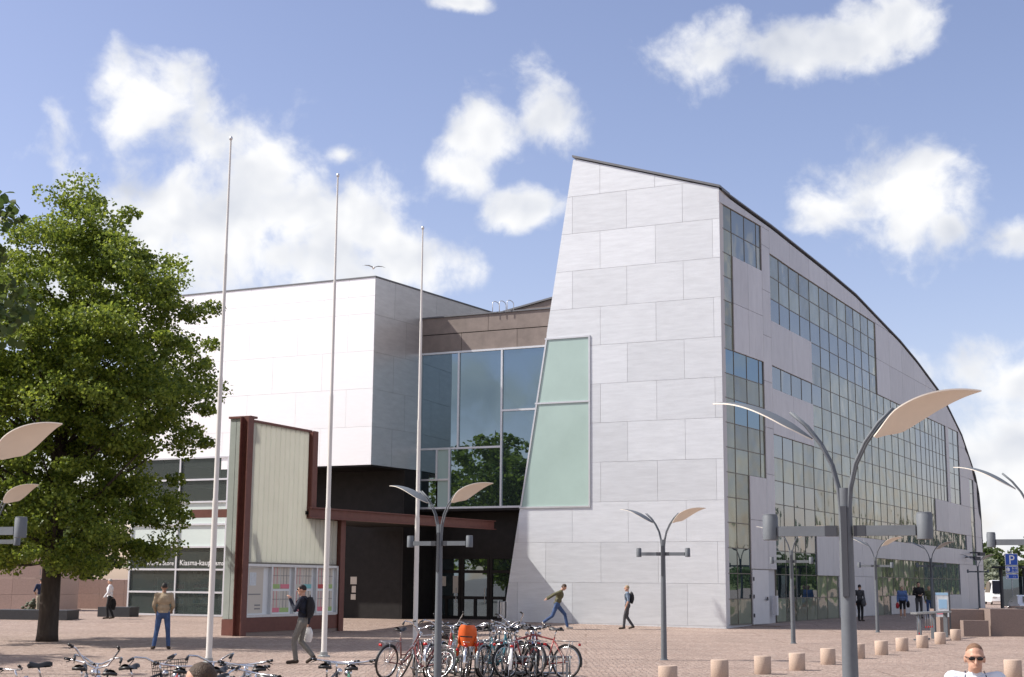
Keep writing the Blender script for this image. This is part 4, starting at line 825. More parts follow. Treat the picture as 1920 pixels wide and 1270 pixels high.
# the racked row in the middle
for k_, a_ in enumerate([
 (-2.15, 29.0, 55, 'bicycle with blue saddle cover at the left end of the rack row', (.17, .06, .055), 1, 1, 'blackp', True, False, 10, 25),
 (-1.75, 28.6, 140, 'dark red bicycle slumped against the left end of the rack row', (.16, .045, .045), 1, 1, 'rack', True, False, 32, -30),
 (-0.95, 29.3, 65, 'red bicycle with curved handlebars behind the lamp post', (.33, .075, .06), 1, 2, 'chrome', True, False, -5, 20),
 (-0.35, 29.0, 86, 'bicycle carrying an orange child seat', (.45, .46, .48), 1, 1, 'chrome', True, False, 3, 15),
 (-0.05, 29.4, 98, 'white bicycle right of the orange child seat', (.74, .74, .74), 0, 0, None, True, False, -4, -10),
 (0.25, 29.7, 70, 'grey bicycle tucked behind the white one', (.22, .23, .24), 0, 0, 'blackp', True, False, 5, 20),
 (0.55, 29.0, 60, 'blue green bicycle with bright handlebars', (.05, .20, .25), 1, 1, 'rack', True, False, -6, 30),
 (0.75, 28.7, 92, 'bicycle with a white mudguard in the rack row', (.10, .10, .11), 1, 1, 'whitep', True, False, 4, -12),
 (1.0, 29.5, 130, 'black diamond frame bicycle with high bars', (.02, .02, .02), 0, 1, 'blackp', True, False, 5, 15),
 (1.25, 29.2, 42, 'red framed bicycle near the right end of the rack', (.28, .055, .055), 0, 0, 'blackp', True, False, -5, 12),
 (1.72, 29.2, 148, 'red bicycle at the right end of the rack row with amber reflector', (.34, .07, .06), 0, 0, 'blackp', True, False, 6, -8)]):
    bk = bike(-2.15+(a_[0]+2.15)*.73, *a_[1:])
    if k_ == 3:
        mb = MB(); rows = []
        for i in range(13):
            k = i/12; z = .74+.62*k; w = .15+.03*math.sin(k*3.0)-(.03*max(0, k-.85)/.15); rows.append([(-.50-.10*k-.05*(1-abs(u)**2)+.11*abs(u)**2, u*w, z) for u in np.linspace(-1, 1, 9)])
        mb.quadstrip(rows); mb.quadstrip([[(p[0]-.02, p[1]*1.03, p[2]) for p in r] for r in rows])
        rows2 = [[(x, u*.15, .76+.05*abs(u)**2) for u in np.linspace(-1, 1, 7)] for x in np.linspace(-.50, -.22, 6)]; mb.quadstrip(rows2); mb.quadstrip([[(p[0], p[1], p[2]-.03) for p in r] for r in rows2])
        for s in (-1, 1):
            mb.prism([(-.52, s*.155, .80), (-.20, s*.155, .78), (-.22, s*.155, .90), (-.50, s*.165, 1.05)], (0, s*.02, 0)); mb.prism([(-.42, s*.15, .80), (-.22, s*.15, .80), (-.16, s*.18, .42), (-.34, s*.18, .42)], (0, s*.03, 0))
        mb.v = [(p[0]*1.0-.05, p[1], .44+(p[2]-.42)*.66) for p in mb.v]; cs = put('child_seat', mb, 'orange', bk, True); bk_seat = cs
        mb = MB(); mb.box((-.74, 0, .84), (.02, .24, .025)); put('seat_strap', mb, 'blackp', cs)
# bicycle rack
t = thing('bicycle_rack', 'long galvanised bicycle rack of close hoops under the parked bicycles', 'bicycle rack', (-0.35, 29.1, 0))
mb = MB(); mb.tube([(-1.6, 0, .42), (1.6, 0, .42)], .025); put('rail', mb, 'rack', t, True); mb = MB(); mb.tube([(-1.6, .5, .08), (1.6, .5, .08)], .025); put('rail', mb, 'rack', t, True)
for i in range(24):
    x = -1.55+3.1*i/23; mb = MB(); mb.tube([(x, -.28, .02), (x, -.28, .40), (x, -.22, .46), (x, .05, .46), (x, .12, .40), (x, .12, .10), (x, .5, .08)], .010, 6); put('hoop', mb, 'rack', t, True)
for x in (-1.5, 0, 1.5): mb = MB(); mb.box((x, 0, .21), (.05, .05, .42)); put('stand', mb, 'rack', t)
# bicycle far right behind the granite wall
bike(20.4, 58.6, 170, 'dark bicycle leaning beyond the granite wall at the right edge', (.03, .03, .03), 0, 0, 'blackp', True, lean=6)

# ------------------------------------------------------------------ people
cloth('beige jacket cloth', (.34, .265, .175)); cloth('blue denim', (.045, .085, .19), .3); cloth('navy wool', (.012, .016, .030)); cloth('grey trousers cloth', (.16, .155, .14)); cloth('white shirt cloth', (.74, .74, .75), .04)
cloth('black cloth', (.014, .014, .016)); cloth('khaki cloth', (.34, .29, .21)); cloth('navy shirt cloth', (.02, .03, .07)); cloth('olive cloth', (.10, .095, .05), .35); cloth('blue check cloth', (.17, .22, .29), .35); cloth('charcoal cloth', (.06, .06, .065)); cloth('blue coat cloth', (.10, .17, .36)); cloth('maroon cloth', (.26, .015, .045)); cloth('green grey cloth', (.09, .10, .05)); cloth('light blue shirt cloth', (.66, .70, .76), .04); cloth('white bag plastic', (.75, .74, .72), .05, .4); cloth('red bag cloth', (.42, .03, .04)); cloth('leather shoes', (.05, .035, .025)); cloth('pale shoes', (.5, .47, .42))
BASE = dict(pelvis=(0, 0, .95), waist=(0, 0, 1.10), chest=(0, .0, 1.30), neck=(0, 0, 1.49), head=(0, .025, 1.635),
 shl=(-.185, 0, 1.43), ell=(-.245, -.03, 1.14), wrl=(-.25, .07, .90), shr=(.185, 0, 1.43), elr=(.245, -.03, 1.14), wrr=(.25, .07, .90),
 hil=(-.095, 0, .92), knl=(-.10, .025, .50), anl=(-.105, -.02, .09), tol=(-.12, .16, .035), hir=(.095, 0, .92), knr=(.10, .025, .50), anr=(.105, -.02, .09), tor=(.12, .16, .035))
def person(lab, x, y, heading, height=1.76, pose={}, top='navy wool', legs='blue denim', shoes='leather shoes', skin='skin', hair='haird', hairlen=0, voxel=.012, loose=1.0, short=False, legskin=False, z=None, bald=False, lean=None, headm=None):
    J = {k: Vector(v) for k, v in BASE.items()}; J.update({k: Vector(v) for k, v in pose.items()})
    if lean:
        piv = J['pelvis'].copy(); RM = Matrix.Rotation(R(-lean), 3, 'X')
        for k in ('waist', 'chest', 'neck', 'head', 'shl', 'ell', 'wrl', 'shr', 'elr', 'wrr'): J[k] = piv+RM @ (J[k]-piv)
    mb = MB(); bones = []
    def cap(a, b, r0, r1, tagn):
        mb.tube([a, a.lerp(b, .5), b], [r0, (r0+r1)/2, r1], 12); mb.ell(a, (r0, r0, r0), 12, 6); mb.ell(b, (r1, r1, r1), 12, 6); bones.append((a, b, r0, r1, tagn))
    def ell(c, rad, tagn, M3=None): mb.ell(c, rad, 16, 10, M3); r = sum(rad)/3; bones.append((Vector(c), Vector(c), r, r, tagn))
    sp = (J['chest']-J['pelvis']).normalized(); RX = Vector((0, 0, 1)).rotation_difference(sp).to_matrix(); hd = (J['head']-J['neck']).normalized() if headm is None else None
    q = loose
    ell(J['pelvis']-Vector((0, 0, .01)), (.165, .118, .135), 'legs', RX); ell(J['waist'], (.150*q, .108*q, .15), 'top', RX); ell(J['chest'], (.178*q, .122*q, .18), 'top', RX)
    ell(J['chest'].lerp(J['neck'], .55), (.165, .095, .08), 'top', RX)
    if q > 1.08: ell(J['pelvis']+Vector((0, 0, .02)), (.178, .132, .10), 'top', RX)
    for s in 'lr': cap(J['chest'].lerp(J['neck'], .6)+(J['sh'+s]-J['chest'].lerp(J['neck'], .6))*.25, J['sh'+s], .065, .066*q, 'top')
    cap(J['chest'].lerp(J['neck'], .75), J['neck']+(J['head']-J['neck'])*.35, .060, .054, 'skin')
    H = J['head']; HM = headm if headm is not None else Vector((0, 0, 1)).rotation_difference((H-J['neck']-Vector((0, .025, 0))).normalized()).to_matrix()
    h = lambda a, b, c: H+HM @ Vector((a, b, c))
    ell(h(0, -.008, .02), (.076, .094, .098), 'skin', HM); ell(h(0, .028, -.055), (.056, .062, .066), 'skin', HM); ell(h(0, .055, -.092), (.030, .026, .022), 'skin', HM)
    cap(h(0, .082, .022), h(0, .108, -.022), .011, .015, 'skin'); ell(h(0, .082, .036), (.052, .014, .012), 'skin', HM); ell(h(0, .082, -.062), (.026, .012, .010), 'skin', HM)
    for s in (-1, 1): ell(h(s*.076, -.01, -.01), (.012, .022, .034), 'skin', HM)
    for s, sg in (('l', -1), ('r', 1)):
        e, w = J['el'+s], J['wr'+s]; cap(J['sh'+s], e, .058*q, .047*q, 'top'); cap(e, w, .045*q if not short else .041, .030 if short else .036*q, 'skin' if short else 'top')
        d = (w-e).normalized(); sd = Vector((d.y, -d.x, 0)); sd = sd.normalized() if sd.length > .1 else Vector((0, 1, 0)); nrm = d.cross(sd).normalized()
        ell(w+d*.055, (.022, .038, .048), 'skin', Matrix((nrm, sd, d)).transposed())
        for k in range(4): b = w+d*.085+sd*(k-1.5)*.0195; L = (.065, .076, .072, .056)[k]; mdl = b+d*L*.55+nrm*.006*-sg; cap(b, mdl, .0095, .009, 'skin'); cap(mdl, mdl+d*L*.4-nrm*.022*sg, .009, .0075, 'skin')
        cap(w+d*.03+sd*.032, w+d*.075+sd*.062, .012, .010, 'skin')
        k_, a_, t_ = J['kn'+s], J['an'+s], J['to'+s]; cap(J['hi'+s], k_, .092, .066, 'legs'); cap(k_, a_.lerp(k_, .06), .064, .055, 'skin' if legskin else 'legs')
        f = (t_-a_).normalized(); cap(a_+Vector((0, 0, -.04))-f*.03, t_, .045, .038, 'shoes')
    S = height/1.76
    me = mb.mesh('tmp'); ob = link('tmp', me); rm = ob.modifiers.new('r', 'REMESH'); rm.mode = 'VOXEL'; rm.voxel_size = voxel; sm = ob.modifiers.new('s', 'SMOOTH'); sm.factor = .5; sm.iterations = 2
    dg = bpy.context.evaluated_depsgraph_get(); dg.update(); body = bpy.data.meshes.new_from_object(ob.evaluated_get(dg)); bpy.data.objects.remove(ob)
    n = len(body.polygons); cen = np.empty(n*3); body.polygons.foreach_get('center', cen); cen = cen.reshape(-1, 3); best = np.full(n, 1e9); lab_ = np.zeros(n, int); order = ['top', 'legs', 'skin', 'shoes']
    for a, b, r0, r1, tg in bones:
        a = np.array(a); b = np.array(b); ab = b-a; L2 = ab@ab; tt = np.clip(((cen-a)@ab)/L2, 0, 1) if L2 > 1e-9 else np.zeros(n); dist = np.linalg.norm(cen-(a+tt[:, None]*ab), axis=1)-(r0+(r1-r0)*tt)
        m = dist < best; best[m] = dist[m]; lab_[m] = order.index(tg)
    body.materials.clear()
    for k in (top, legs, skin, shoes): body.materials.append(M[k])
    body.polygons.foreach_set('material_index', lab_.astype(np.int32)); body.polygons.foreach_set('use_smooth', [True]*n)
    t = thing('person', lab, 'person', (x, y, gz(y) if z is None else z), R(heading)); t.scale = (S, S, S); b = link('body', body, t)
    if not bald or True:
        hm = MB(); rows = []
        lo = (.60 if not bald else .50)*math.pi
        for i in range(9):
            th = lo*i/8; row = []
            for k in range(21):
                w_ = 2*math.pi*k/20; fr = max(0, math.sin(w_)); the = th*(1-(.42 if not bald else .55)*fr) if hairlen == 0 else th*(1-.40*fr)
                rr = (1.0+.02*math.sin(7*w_+3*i)*(not bald))*(1-.085*(i/8)**3); zz = math.cos(the)*(.104 if not bald else .1005)
                if hairlen and i > 6 and fr < .3: zz -= hairlen*(i-6)/2
                row.append(h(math.sin(the)*math.cos(w_)*(.084 if not bald else .0785)*rr, -.010+math.sin(the)*math.sin(w_)*(.101 if not bald else .0965)*rr, .022+zz))
            rows.append(row)
        hm.quadstrip(rows); put('hair', hm, hair, t, True)
    return t, J, h, HM
def extra(t, name, mb, m, lab, cat, S=1.0):
    """a thing carried by a person: built in the person's frame, kept top-level"""
    o = thing(name, lab, cat, tuple(t.location), t.rotation_euler.z); p = put(name.split('_')[-1]+'_body', mb, m, o, True); o.scale = t.scale; return o
def backpack(t, lab, m='black cloth', y0=-.155, lean=0):
    mb = MB(); Mx = Matrix.Rotation(R(-lean), 3, 'X'); c = Vector((0, 0, .95))
    f = lambda p: tuple(c+Mx @ (Vector(p)-c))
    rows = []
    for i in range(9):
        k = i/8; z = 1.02+.46*k; w = .145*(1-.35*max(0, k-.7)/.3); d = .10*math.sin(math.pi*(.15+.7*k)); rows.append([f((w*math.cos(a), y0-d*.2+d*math.sin(a), z)) for a in np.linspace(0, 2*math.pi, 15)])
    mb.quadstrip(rows); mb.add(rows[0][:-1], [tuple(range(14))]); mb.add(rows[-1][:-1], [tuple(range(14))]); o = extra(t, 'backpack', mb, m, lab, 'backpack')
    for s in (-1, 1): q = MB(); q.tube([f((s*.11, y0+.06, 1.42)), f((s*.125, -.02, 1.50)), f((s*.135, .12, 1.38)), f((s*.15, .10, 1.18)), f((s*.15, -.10, 1.08))], .016, 6, flat=(1.4, .6)); put('strap', q, m, o, True)
    q = MB(); q.tube([f((-.04, y0, 1.47)), f((0, y0, 1.53)), f((.04, y0, 1.47))], .008, 6); put('handle', q, m, o, True)
    return o
def carrier(t, lab, at, m, w=.14, h=.30, cat='bag'):
    mb = MB(); rows = []
    for i in range(8):
        k = i/7; rr = w*(.25+.75*math.sin(math.pi*(.08+.80*k))**.8); rows.append([(at[0]+rr*.5*math.cos(a)*(1+.1*math.sin(5*a)), at[1]+rr*math.sin(a)*(1+.08*math.sin(4*a+i)), at[2]-.06-h*k) for a in np.linspace(0, 2*math.pi, 15)])
    mb.quadstrip(rows); mb.add(rows[-1][:-1], [tuple(range(14))]); mb.tube([(at[0], at[1], at[2]), (at[0], at[1], at[2]-.08)], .02, 6); return extra(t, 'carrier_bag', mb, m, lab, cat)
person('person in beige jacket and blue jeans standing with back turned', -9.52, 39.8, 12, 1.80, dict(ell=(-.255, -.02, 1.15), wrl=(-.20, .18, 1.0), elr=(.255, -.02, 1.15), wrr=(.20, .18, 1.0), knl=(-.15, .03, .50), anl=(-.21, -.03, .09), tol=(-.26, .13, .035), knr=(.14, 0, .5), anr=(.17, -.02, .09), tor=(.2, .16, .035)), 'beige jacket cloth', 'blue denim', skin='skind', hair='haird', loose=1.14, voxel=.011)
t, J, h, HM = person('person in dark sweater and grey trousers walking left, hand at mouth', -4.79, 33.53, 82, 1.80, dict(ell=(-.23, .12, 1.19), wrl=(-.10, .27, 1.42), elr=(.25, -.10, 1.16), wrr=(.25, -.06, .89), knl=(-.10, .16, .51), anl=(-.10, .10, .09), tol=(-.11, .29, .035), knr=(.10, .06, .50), anr=(.10, -.24, .17), tor=(.11, -.10, .04), head=(0, .035, 1.635)), 'navy wool', 'grey trousers cloth', hair='haird', voxel=.010)
backpack(t, 'dark backpack on the person walking past the pavilion'); carrier(t, 'white plastic carrier bag in the hand of the person in dark sweater', (.25, -.05, .86), 'white bag plastic', .13, .33)
q = MB(); q.box(h(0, .098, .018), (.13, .012, .028)); put('sunglasses', q, 'glassk', t)
t, J, h, HM = person('person in long white shirt and black trousers beyond the tree', -17.6, 63.6, 100, 1.74, dict(knl=(-.1, .08, .5), anl=(-.1, .04, .09), tol=(-.11, .22, .035), knr=(.1, 0, .5), anr=(.1, -.18, .1), tor=(.11, -.02, .035), ell=(-.24, .06, 1.15), wrl=(-.24, .2, .96)), 'white shirt cloth', 'black cloth', hair='hairg', loose=1.25, voxel=.014)
carrier(t, 'black coat or bag carried low by the person in white', (.26, -.12, .95), 'black cloth', .15, .5)
person('person in navy shirt and khaki trousers half hidden behind the trunk', -20.7, 63.8, 30, 1.76, dict(ell=(-.28, .05, 1.18), wrl=(-.2, .24, 1.1)), 'navy shirt cloth', 'khaki cloth', hair='haird', short=True, voxel=.014)
person('person striding right along the leaning wall in checked jacket', 1.9, 58.4, -92, 1.86, dict(ell=(-.22, -.26, 1.22), wrl=(-.20, -.42, 1.05), elr=(.23, -.22, 1.24), wrr=(.22, -.40, 1.02), knl=(-.10, .30, .56), anl=(-.10, .40, .10), tol=(-.11, .58, .05), knr=(.10, -.18, .50), anr=(.10, -.52, .26), tor=(.11, -.42, .10), head=(0, .06, 1.635)), 'olive cloth', 'blue denim', 'pale shoes', hair='hairb', loose=1.25, lean=18, hairlen=.04, voxel=.011)
t, J, h, HM = person('person in blue checked shirt walking left along the leaning wall', 4.79, 58.9, 86, 1.76, dict(knl=(-.10, .12, .50), anl=(-.10, .16, .09), tol=(-.11, .34, .035), knr=(.10, .04, .50), anr=(.10, -.22, .12), tor=(.11, -.06, .04), elr=(.25, -.04, 1.15), wrr=(.25, .03, .90)), 'blue check cloth', 'charcoal cloth', hair='hairl', short=True, voxel=.011, loose=1.05)
backpack(t, 'black backpack on the person in blue checked shirt')
t, J, h, HM = person('person in dark clothes walking away beside the glass flank', 16.6, 68.6, -40, 1.72, dict(knl=(-.1, .08, .5), anl=(-.1, .05, .09), tol=(-.11, .22, .035)), 'charcoal cloth', 'black cloth', hair='haird', voxel=.015)
carrier(t, 'grey shoulder bag of the person beside the glass flank', (.24, -.08, 1.15), 'charcoal cloth', .17, .38)
t, J, h, HM = person('person in blue coat and black cropped trousers carrying bags', 20.6, 75.9, 165, 1.66, dict(knl=(-.1, .08, .5), anl=(-.1, .1, .09), tol=(-.11, .27, .035)), 'blue coat cloth', 'black cloth', 'pale shoes', hair='hairl', loose=1.4, legskin=True, voxel=.015, hairlen=.03)
carrier(t, 'red bag in the hand of the person in blue coat', (.27, .06, .90), 'red bag cloth', .2, .32); carrier(t, 'black handbag of the person in blue coat', (-.30, .02, 1.0), 'black cloth', .2, .36)
person('tall person in dark vest with white sleeves, middle of the group', 21.3, 75.3, 178, 1.88, dict(ell=(-.26, .02, 1.15), wrl=(-.08, .24, 1.12), elr=(.26, .02, 1.15), wrr=(.08, .24, 1.12)), 'black cloth', 'charcoal cloth', hair='haird', voxel=.014, loose=1.12)
person('person in olive jacket and jeans, right of the group', 22.5, 77.6, 185, 1.68, dict(ell=(-.25, .05, 1.15), wrl=(-.1, .22, 1.2)), 'green grey cloth', 'blue denim', hair='hairl', hairlen=.04, voxel=.015, loose=1.1)
t, J, h, HM = person('person in white shirt and sunglasses at the lower right corner', 3.80, 11.9, 168, 1.725, dict(head=(0, .045, 1.625), neck=(0, .01, 1.50), shl=(-.18, 0, 1.448), shr=(.18, 0, 1.448), chest=(0, 0, 1.32)), 'light blue shirt cloth', 'khaki cloth', hair='hairz', bald=True, voxel=.0065, loose=1.12, headm=Matrix.Rotation(R(-10), 3, 'X'))
for s in (-1, 1):
    q = MB(); q.ell(h(s*.033, .094, .016), (.026, .010, .0155), 12, 8, HM); put('lens', q, 'glassk', t, True)
    q = MB(); q.tube([h(s*.055, .090, .022), h(s*.079, .04, .02), h(s*.082, -.02, .008)], .003, 6); put('temple', q, 'glassk', t, True)
q = MB(); q.tube([h(-.012, .102, .022), h(0, .108, .025), h(.012, .102, .022)], .003, 6); put('bridge', q, 'glassk', t, True)
def onchest(x, z):
    k = max(0, 1-(x/(.20))**2); return (x, .012+.130*math.sqrt(k)*(1-.8*max(0, (z-1.36))/.16)+.012, z)
q = MB()
for i in range(9):
    pass
for s in (-1, 1):
    q.tube([(s*.075, -.02, 1.515), (s*.082, .045, 1.485), onchest(s*.092, 1.44), onchest(s*.10, 1.38), onchest(s*.115, 1.30), onchest(s*.12, 1.2)], .005, 6)
q.tube([onchest(x, 1.325) for x in np.linspace(-.108, .108, 9)], .004, 6); put('shirt_piping', q, 'navy shirt cloth', t, True)
q = MB(); q.quadstrip([[tuple(Vector(onchest(x*(.07+.035*(1.46-z)/.2), z))+Vector((0, .003, 0))) for x in np.linspace(-1, 1, 9)] for z in np.linspace(1.455, 1.15, 10)]); put('undershirt', q, 'white shirt cloth', t, True)
t, J, h, HM = person('brown haired person leaning over at the bottom edge, only the head showing', -2.34, 9.3, -75, 1.78, dict(head=(0, .08, 1.61)), 'maroon cloth', 'charcoal cloth', hair='hairb', voxel=.010, loose=1.1, lean=25)

# ------------------------------------------------------------------ left background: pedestal, slabs, low wall, cars
PO = (-24.0, 77.0, .18)
t = thing('statue_pedestal', 'pink granite pedestal block with a few bronze letters behind the tree', 'pedestal', PO)
for r_ in range(4):
    for c_ in range(3):
        mb = MB(); mb.box((-6.1+2.45*c_+(.0 if r_ % 2 == 0 else .0), 1.5, .42+.86*r_), (2.44, 3.6, .85)); put('block', mb, 'granite2', t)
mb = MB(); mb.box((-3.7, 1.5, .0), (7.7, 4.0, .1)); put('plinth', mb, 'granite2', t)
# face turned to the left of the corner gives the lighter return
put_text('IM', .50, 'ink', t, (-24.0-1.05, 77.0+1.5-1.80, 2.05), (1, 0, 0), (0, 0, 1), PO)
t2 = tag(put('stone_bench', MB().box((0, 0, .21), (3.4, 1.3, .42)), 'slate', loc=(-20.6, 62.9, .12), rz=-.10), 'long dark stone slab on the paving behind the tree trunk', 'stone bench')
t2 = tag(put('stone_bench', MB().box((0, 0, .22), (1.5, 1.2, .46)), 'slate', loc=(-18.0, 66.6, .17), rz=-.10), 'short dark stone slab beside the glazed shop', 'stone bench')
random.seed(31); mb = MB()
for i in range(60): a = random.random()*6.28; rr = random.uniform(0, .45); mb.ell((rr*math.cos(a), rr*.5*math.sin(a), .1+.75*random.random()*(1-rr)), (.09, .08, .07), 6, 4)
tag(put('flower_wreath', mb, 'bronze', None, True, loc=(-21.3, 64.6, .14)), 'heap of dark wreaths lying against the pink pedestal', 'wreath')
t = thing('low_granite_wall', 'low pink granite wall between pedestal and glazed shop', 'wall', (-23.5, 84, .18))
for i in range(5):
    for j in range(2): put('block', MB().box((i*1.42-1.0, 0, .42+.83*j), (1.41, .5, .82)), 'granite2', t)
def car(lab, x, y, rz, paint, L=4.2, H=1.45):
    t = thing('parked_car', lab, 'car', (x, y, gz(y)), rz); w = .86
    prof = [(-L/2, .35), (-L/2+.02, .75), (-L/2+.15, .88), (-L/2+.75, .95), (-L/2+1.35, H-.05), (-L/2+1.9, H), (.75, H-.02), (1.25, H-.15), (L/2-.25, .98), (L/2-.05, .80), (L/2, .4), (L/2-.1, .25), (-L/2+.1, .25)]
    mb = MB(); n = len(prof)
    rows = []
    for y_, k in ((-w, 0), (-w+.06, 1), (w-.06, 1), (w, 0)): rows.append([(p[0]*(1 if k else .985), y_ * (1-.16*max(0, (p[1]-.95))/.5), p[1]*(1 if k else .99)+(.0 if k else .005)) for p in prof+prof[:1]])
    mb.quadstrip(rows); mb.add(rows[0][:-1], [tuple(range(n))]); mb.add(rows[-1][:-1], [tuple(range(n))]); b = put('body', mb, paint, t); smooth_angle(b, 35)
    for s in (-1, 1):
        q = MB(); q.prism([(-L/2+1.0, s*(w-.075), .98), (-L/2+1.45, s*(w-.15), H-.12), (.7, s*(w-.15), H-.12), (L/2-.75, s*(w-.075), .98)], (0, s*.015+s*.03, 0)); put('side_window', q, 'glassk', t)
        for xx in (-L/2+.78, L/2-.8):
            q = MB(); q.torus((xx, s*(w-.1), .31), .25, .07, n=20, m=6); o = put('wheel', q, 'rubber', t, True); q = MB(); q.tube([(xx, s*(w-.16), .31), (xx, s*(w-.02), .31)], .2, 14); put('hub', q, 'rack', o)
    q = MB(); q.add([(-L/2+.72, -.66, .97), (-L/2+.72, .66, .97), (-L/2+1.30, .58, H-.08), (-L/2+1.30, -.58, H-.08)], [(0, 1, 2, 3)]); q.v = [(p[0]-.035, p[1], p[2]+.03) for p in q.v]; put('windscreen', q, 'glassk', t)
    q = MB(); q.add([(L/2-.35, -.64, 1.02), (L/2-.35, .64, 1.02), (1.26, .58, H-.18), (1.26, -.58, H-.18)], [(0, 1, 2, 3)]); q.v = [(p[0]+.02, p[1], p[2]+.03) for p in q.v]; put('rear_window', q, 'glassk', t)
    for s in (-1, 1): q = MB(); q.box((-L/2+.05, s*.6, .68), (.1, .3, .14)); put('headlight', q, 'chrome', t); q = MB(); q.box((L/2-.06, s*.68, .78), (.1, .16, .25)); put('tail_light', q, 'redp', t)
    return t
car('silver car parked beyond the low granite wall', -26.0, 98, .1, 'carg'); car('red car parked behind the silver one', -28.6, 112, .1, 'carr'); car('white car at the right edge beyond the granite wall', 23.9, 66.0, R(78), 'carw', 4.2, 1.30)
car('white van roof seen far off at the end of the street', 44.5, 132, R(80), 'carw', 5.0, 2.2); car('yellow car far off at the end of the street', 52, 160, R(80), 'yellow')

# ------------------------------------------------------------------ right background
t = thing('granite_wall', 'brown granite retaining wall with two broad blocks on the right', 'wall', (17.5, 55.2, 0))
for (x0, x1, y0, h_) in ((-.95, .75, .6, .98), (.77, 2.1, -.1, 1.02)): put('block', MB().box(((x0+x1)/2, y0+.6, h_/2), (x1-x0, 1.3, h_)), 'granite3', t)
put('low_block', MB().box((.1, -.28, .3), (.95, .4, .58)), 'granite3', t)
tag(put('granite_wall', MB().box((0, 0, .5), (3.2, .5, 1.0)), 'granite3', loc=(22.4, 60.2, .06)), 'brown granite wall piece cut by the right edge', 'wall')
t = thing('map_board', 'upright map board with blue print on a dark frame', 'map board', (16.25, 54.4, 0), R(-12))
for s in (-1, 1): put('post', MB().box((s*.27, 0, .85), (.06, .08, 1.7)), 'lampd', t)
b = put('board', MB().box((0, 0, 1.17), (.48, .05, .90)), 'mapc', t)
put('header', MB().box((0, -.029, 1.57), (.46, .006, .09)), 'skyb', b); put('print_block', MB().box((-.02, -.029, .87), (.36, .006, .10)), 'pink', b); put('print_block', MB().box((.03, -.029, 1.2), (.30, .006, .34)), 'skyb', b)
t = thing('barrier_stand', 'low galvanised barrier with hanging chains beside the map board', 'barrier', (14.1, 50.3, 0), math.atan2(3.6, 2.3))
mb = MB(); mb.box((1.9, 0, .93), (4.3, .22, .07)); put('top_plate', mb, 'rack', t)
for x in (.35, 2.0, 3.6): put('post', MB().box((x, 0, .46), (.10, .14, .9)), 'lampm', t)
put('foot', MB().box((0.6, 0, .03), (1.3, .2, .05)), 'lampm', t)
for x in (0, .8, 1.1, 1.35, 1.6): q = MB(); q.tube([(x, -.08, .92), (x+.02, -.09, .25+.2*(x > .5))], .014, 6); o = put('chain', q, 'steel', t, True); q = MB(); q.ell((x+.02, -.09, .24+.2*(x > .5)), (.022, .022, .04), 8, 6); put('chain_end', q, 'redp', o)
t = thing('parking_sign', 'blue parking sign with two blue plates below on a thin post', 'sign', (23.75, 68.2, .18), R(4)); SO = Vector(t.location)
q = MB(); q.tube([(0, .05, 0), (0, .05, 3.35)], .03); put('post', q, 'rack', t, True)
for z0, z1, w in ((2.66, 3.22, .62), (2.30, 2.63, .61), (2.03, 2.27, .60)):
    b = put('sign_plate', MB().box((0, 0, (z0+z1)/2), (w, .03, z1-z0)), 'whitep', t); put('sign_face', MB().box((0, -.018, (z0+z1)/2), (w-.05, .008, z1-z0-.05)), 'blue', b)
def stext(body, size, x, z): me = text_mesh(body, size, .002); o = link('lettering', me, t); me.materials.append(M['whitep']); me.transform(Matrix.Translation((x, -.026, z)) @ Matrix.Rotation(R(90), 4, 'X'))
stext('P', .60, -.15, 2.73); stext('8-18', .14, .0, 2.48); stext('(9-15)', .12, -.02, 2.34); stext('1 h', .12, .02, 2.10)
put('meter_symbol', MB().lathe([(.05, 0), (.085, .05), (.085, .14), (.05, .19)], 12, (-.2, -.02, 2.37)), 'whitep', t)
put('hand_symbol', MB().box((-.22, -.026, 2.15), (.05, .004, .13)), 'whitep', t)
t = thing('tram_shelter', 'dark steel frame shelter at the right edge behind the parking sign', 'shelter', (30.0, 82.0, .18), R(25))
for x, y in ((0, 0), (3.2, 0), (0, 1.8), (3.2, 1.8)): put('post', MB().box((x-1.0, y, 1.35), (.14, .14, 2.7)), 'lampd', t)
put('roof', MB().box((.6, .9, 2.76), (4.0, 2.4, .12)), 'lampd', t); put('rear_pane', MB().box((.6, 1.8, 1.4), (3.0, .03, 1.7)), 'gdark', t)
for k, (x, y, hh, rr, m, lab) in enumerate([(68, 205, 5.2, 3.0, 'leafs', 'silver grey willow beyond the end of the museum'), (74, 225, 8, 4.2, 'leaff', 'green tree behind the silver willow'), (66, 235, 7, 4.0, 'leaff', 'green tree close against the end of the museum'), (84, 230, 10, 5.0, 'leaff', 'tall green tree behind the parking sign'), (80, 205, 7.5, 4, 'leaff', 'bushy green tree below the parking sign'), (94, 240, 12, 6.5, 'leaff', 'tall green tree cut by the right edge'), (72, 260, 9.5, 6, 'leaff', 'dark tree on the far slope, left'), (84, 270, 11, 6, 'leaff', 'dark tree on the far slope, right'),
        (112, 235, 13, 8, 'leaff', 'far green tree beyond the right edge'), (130, 215, 14, 8, 'leaff', 'far green tree well beyond the right edge'), (150, 200, 15, 9, 'leaff', 'far spreading tree outside the picture on the right')]):
    tree('far_tree', lab, (x, y, .18), [(.6, rr*.7), (hh*.35, rr), (hh*.6, rr*.95), (hh*.85, rr*.6), (hh, rr*.2)], hh*.2, .25, 70, 60, .55, 1.3, m, 40+k, group='trees beyond the museum')
mb = MB(); rows = []
for i in range(9): rows.append([(x, 290+i*30, .18+(8+3*math.sin(x*.03))*sstep(0, 1, i/6)*sstep(40, 90, x)) for x in range(30, 460, 20)])
mb.quadstrip(rows); struct(put('far_hill', mb, 'grass', None, True))
hc, hr_ = [], []
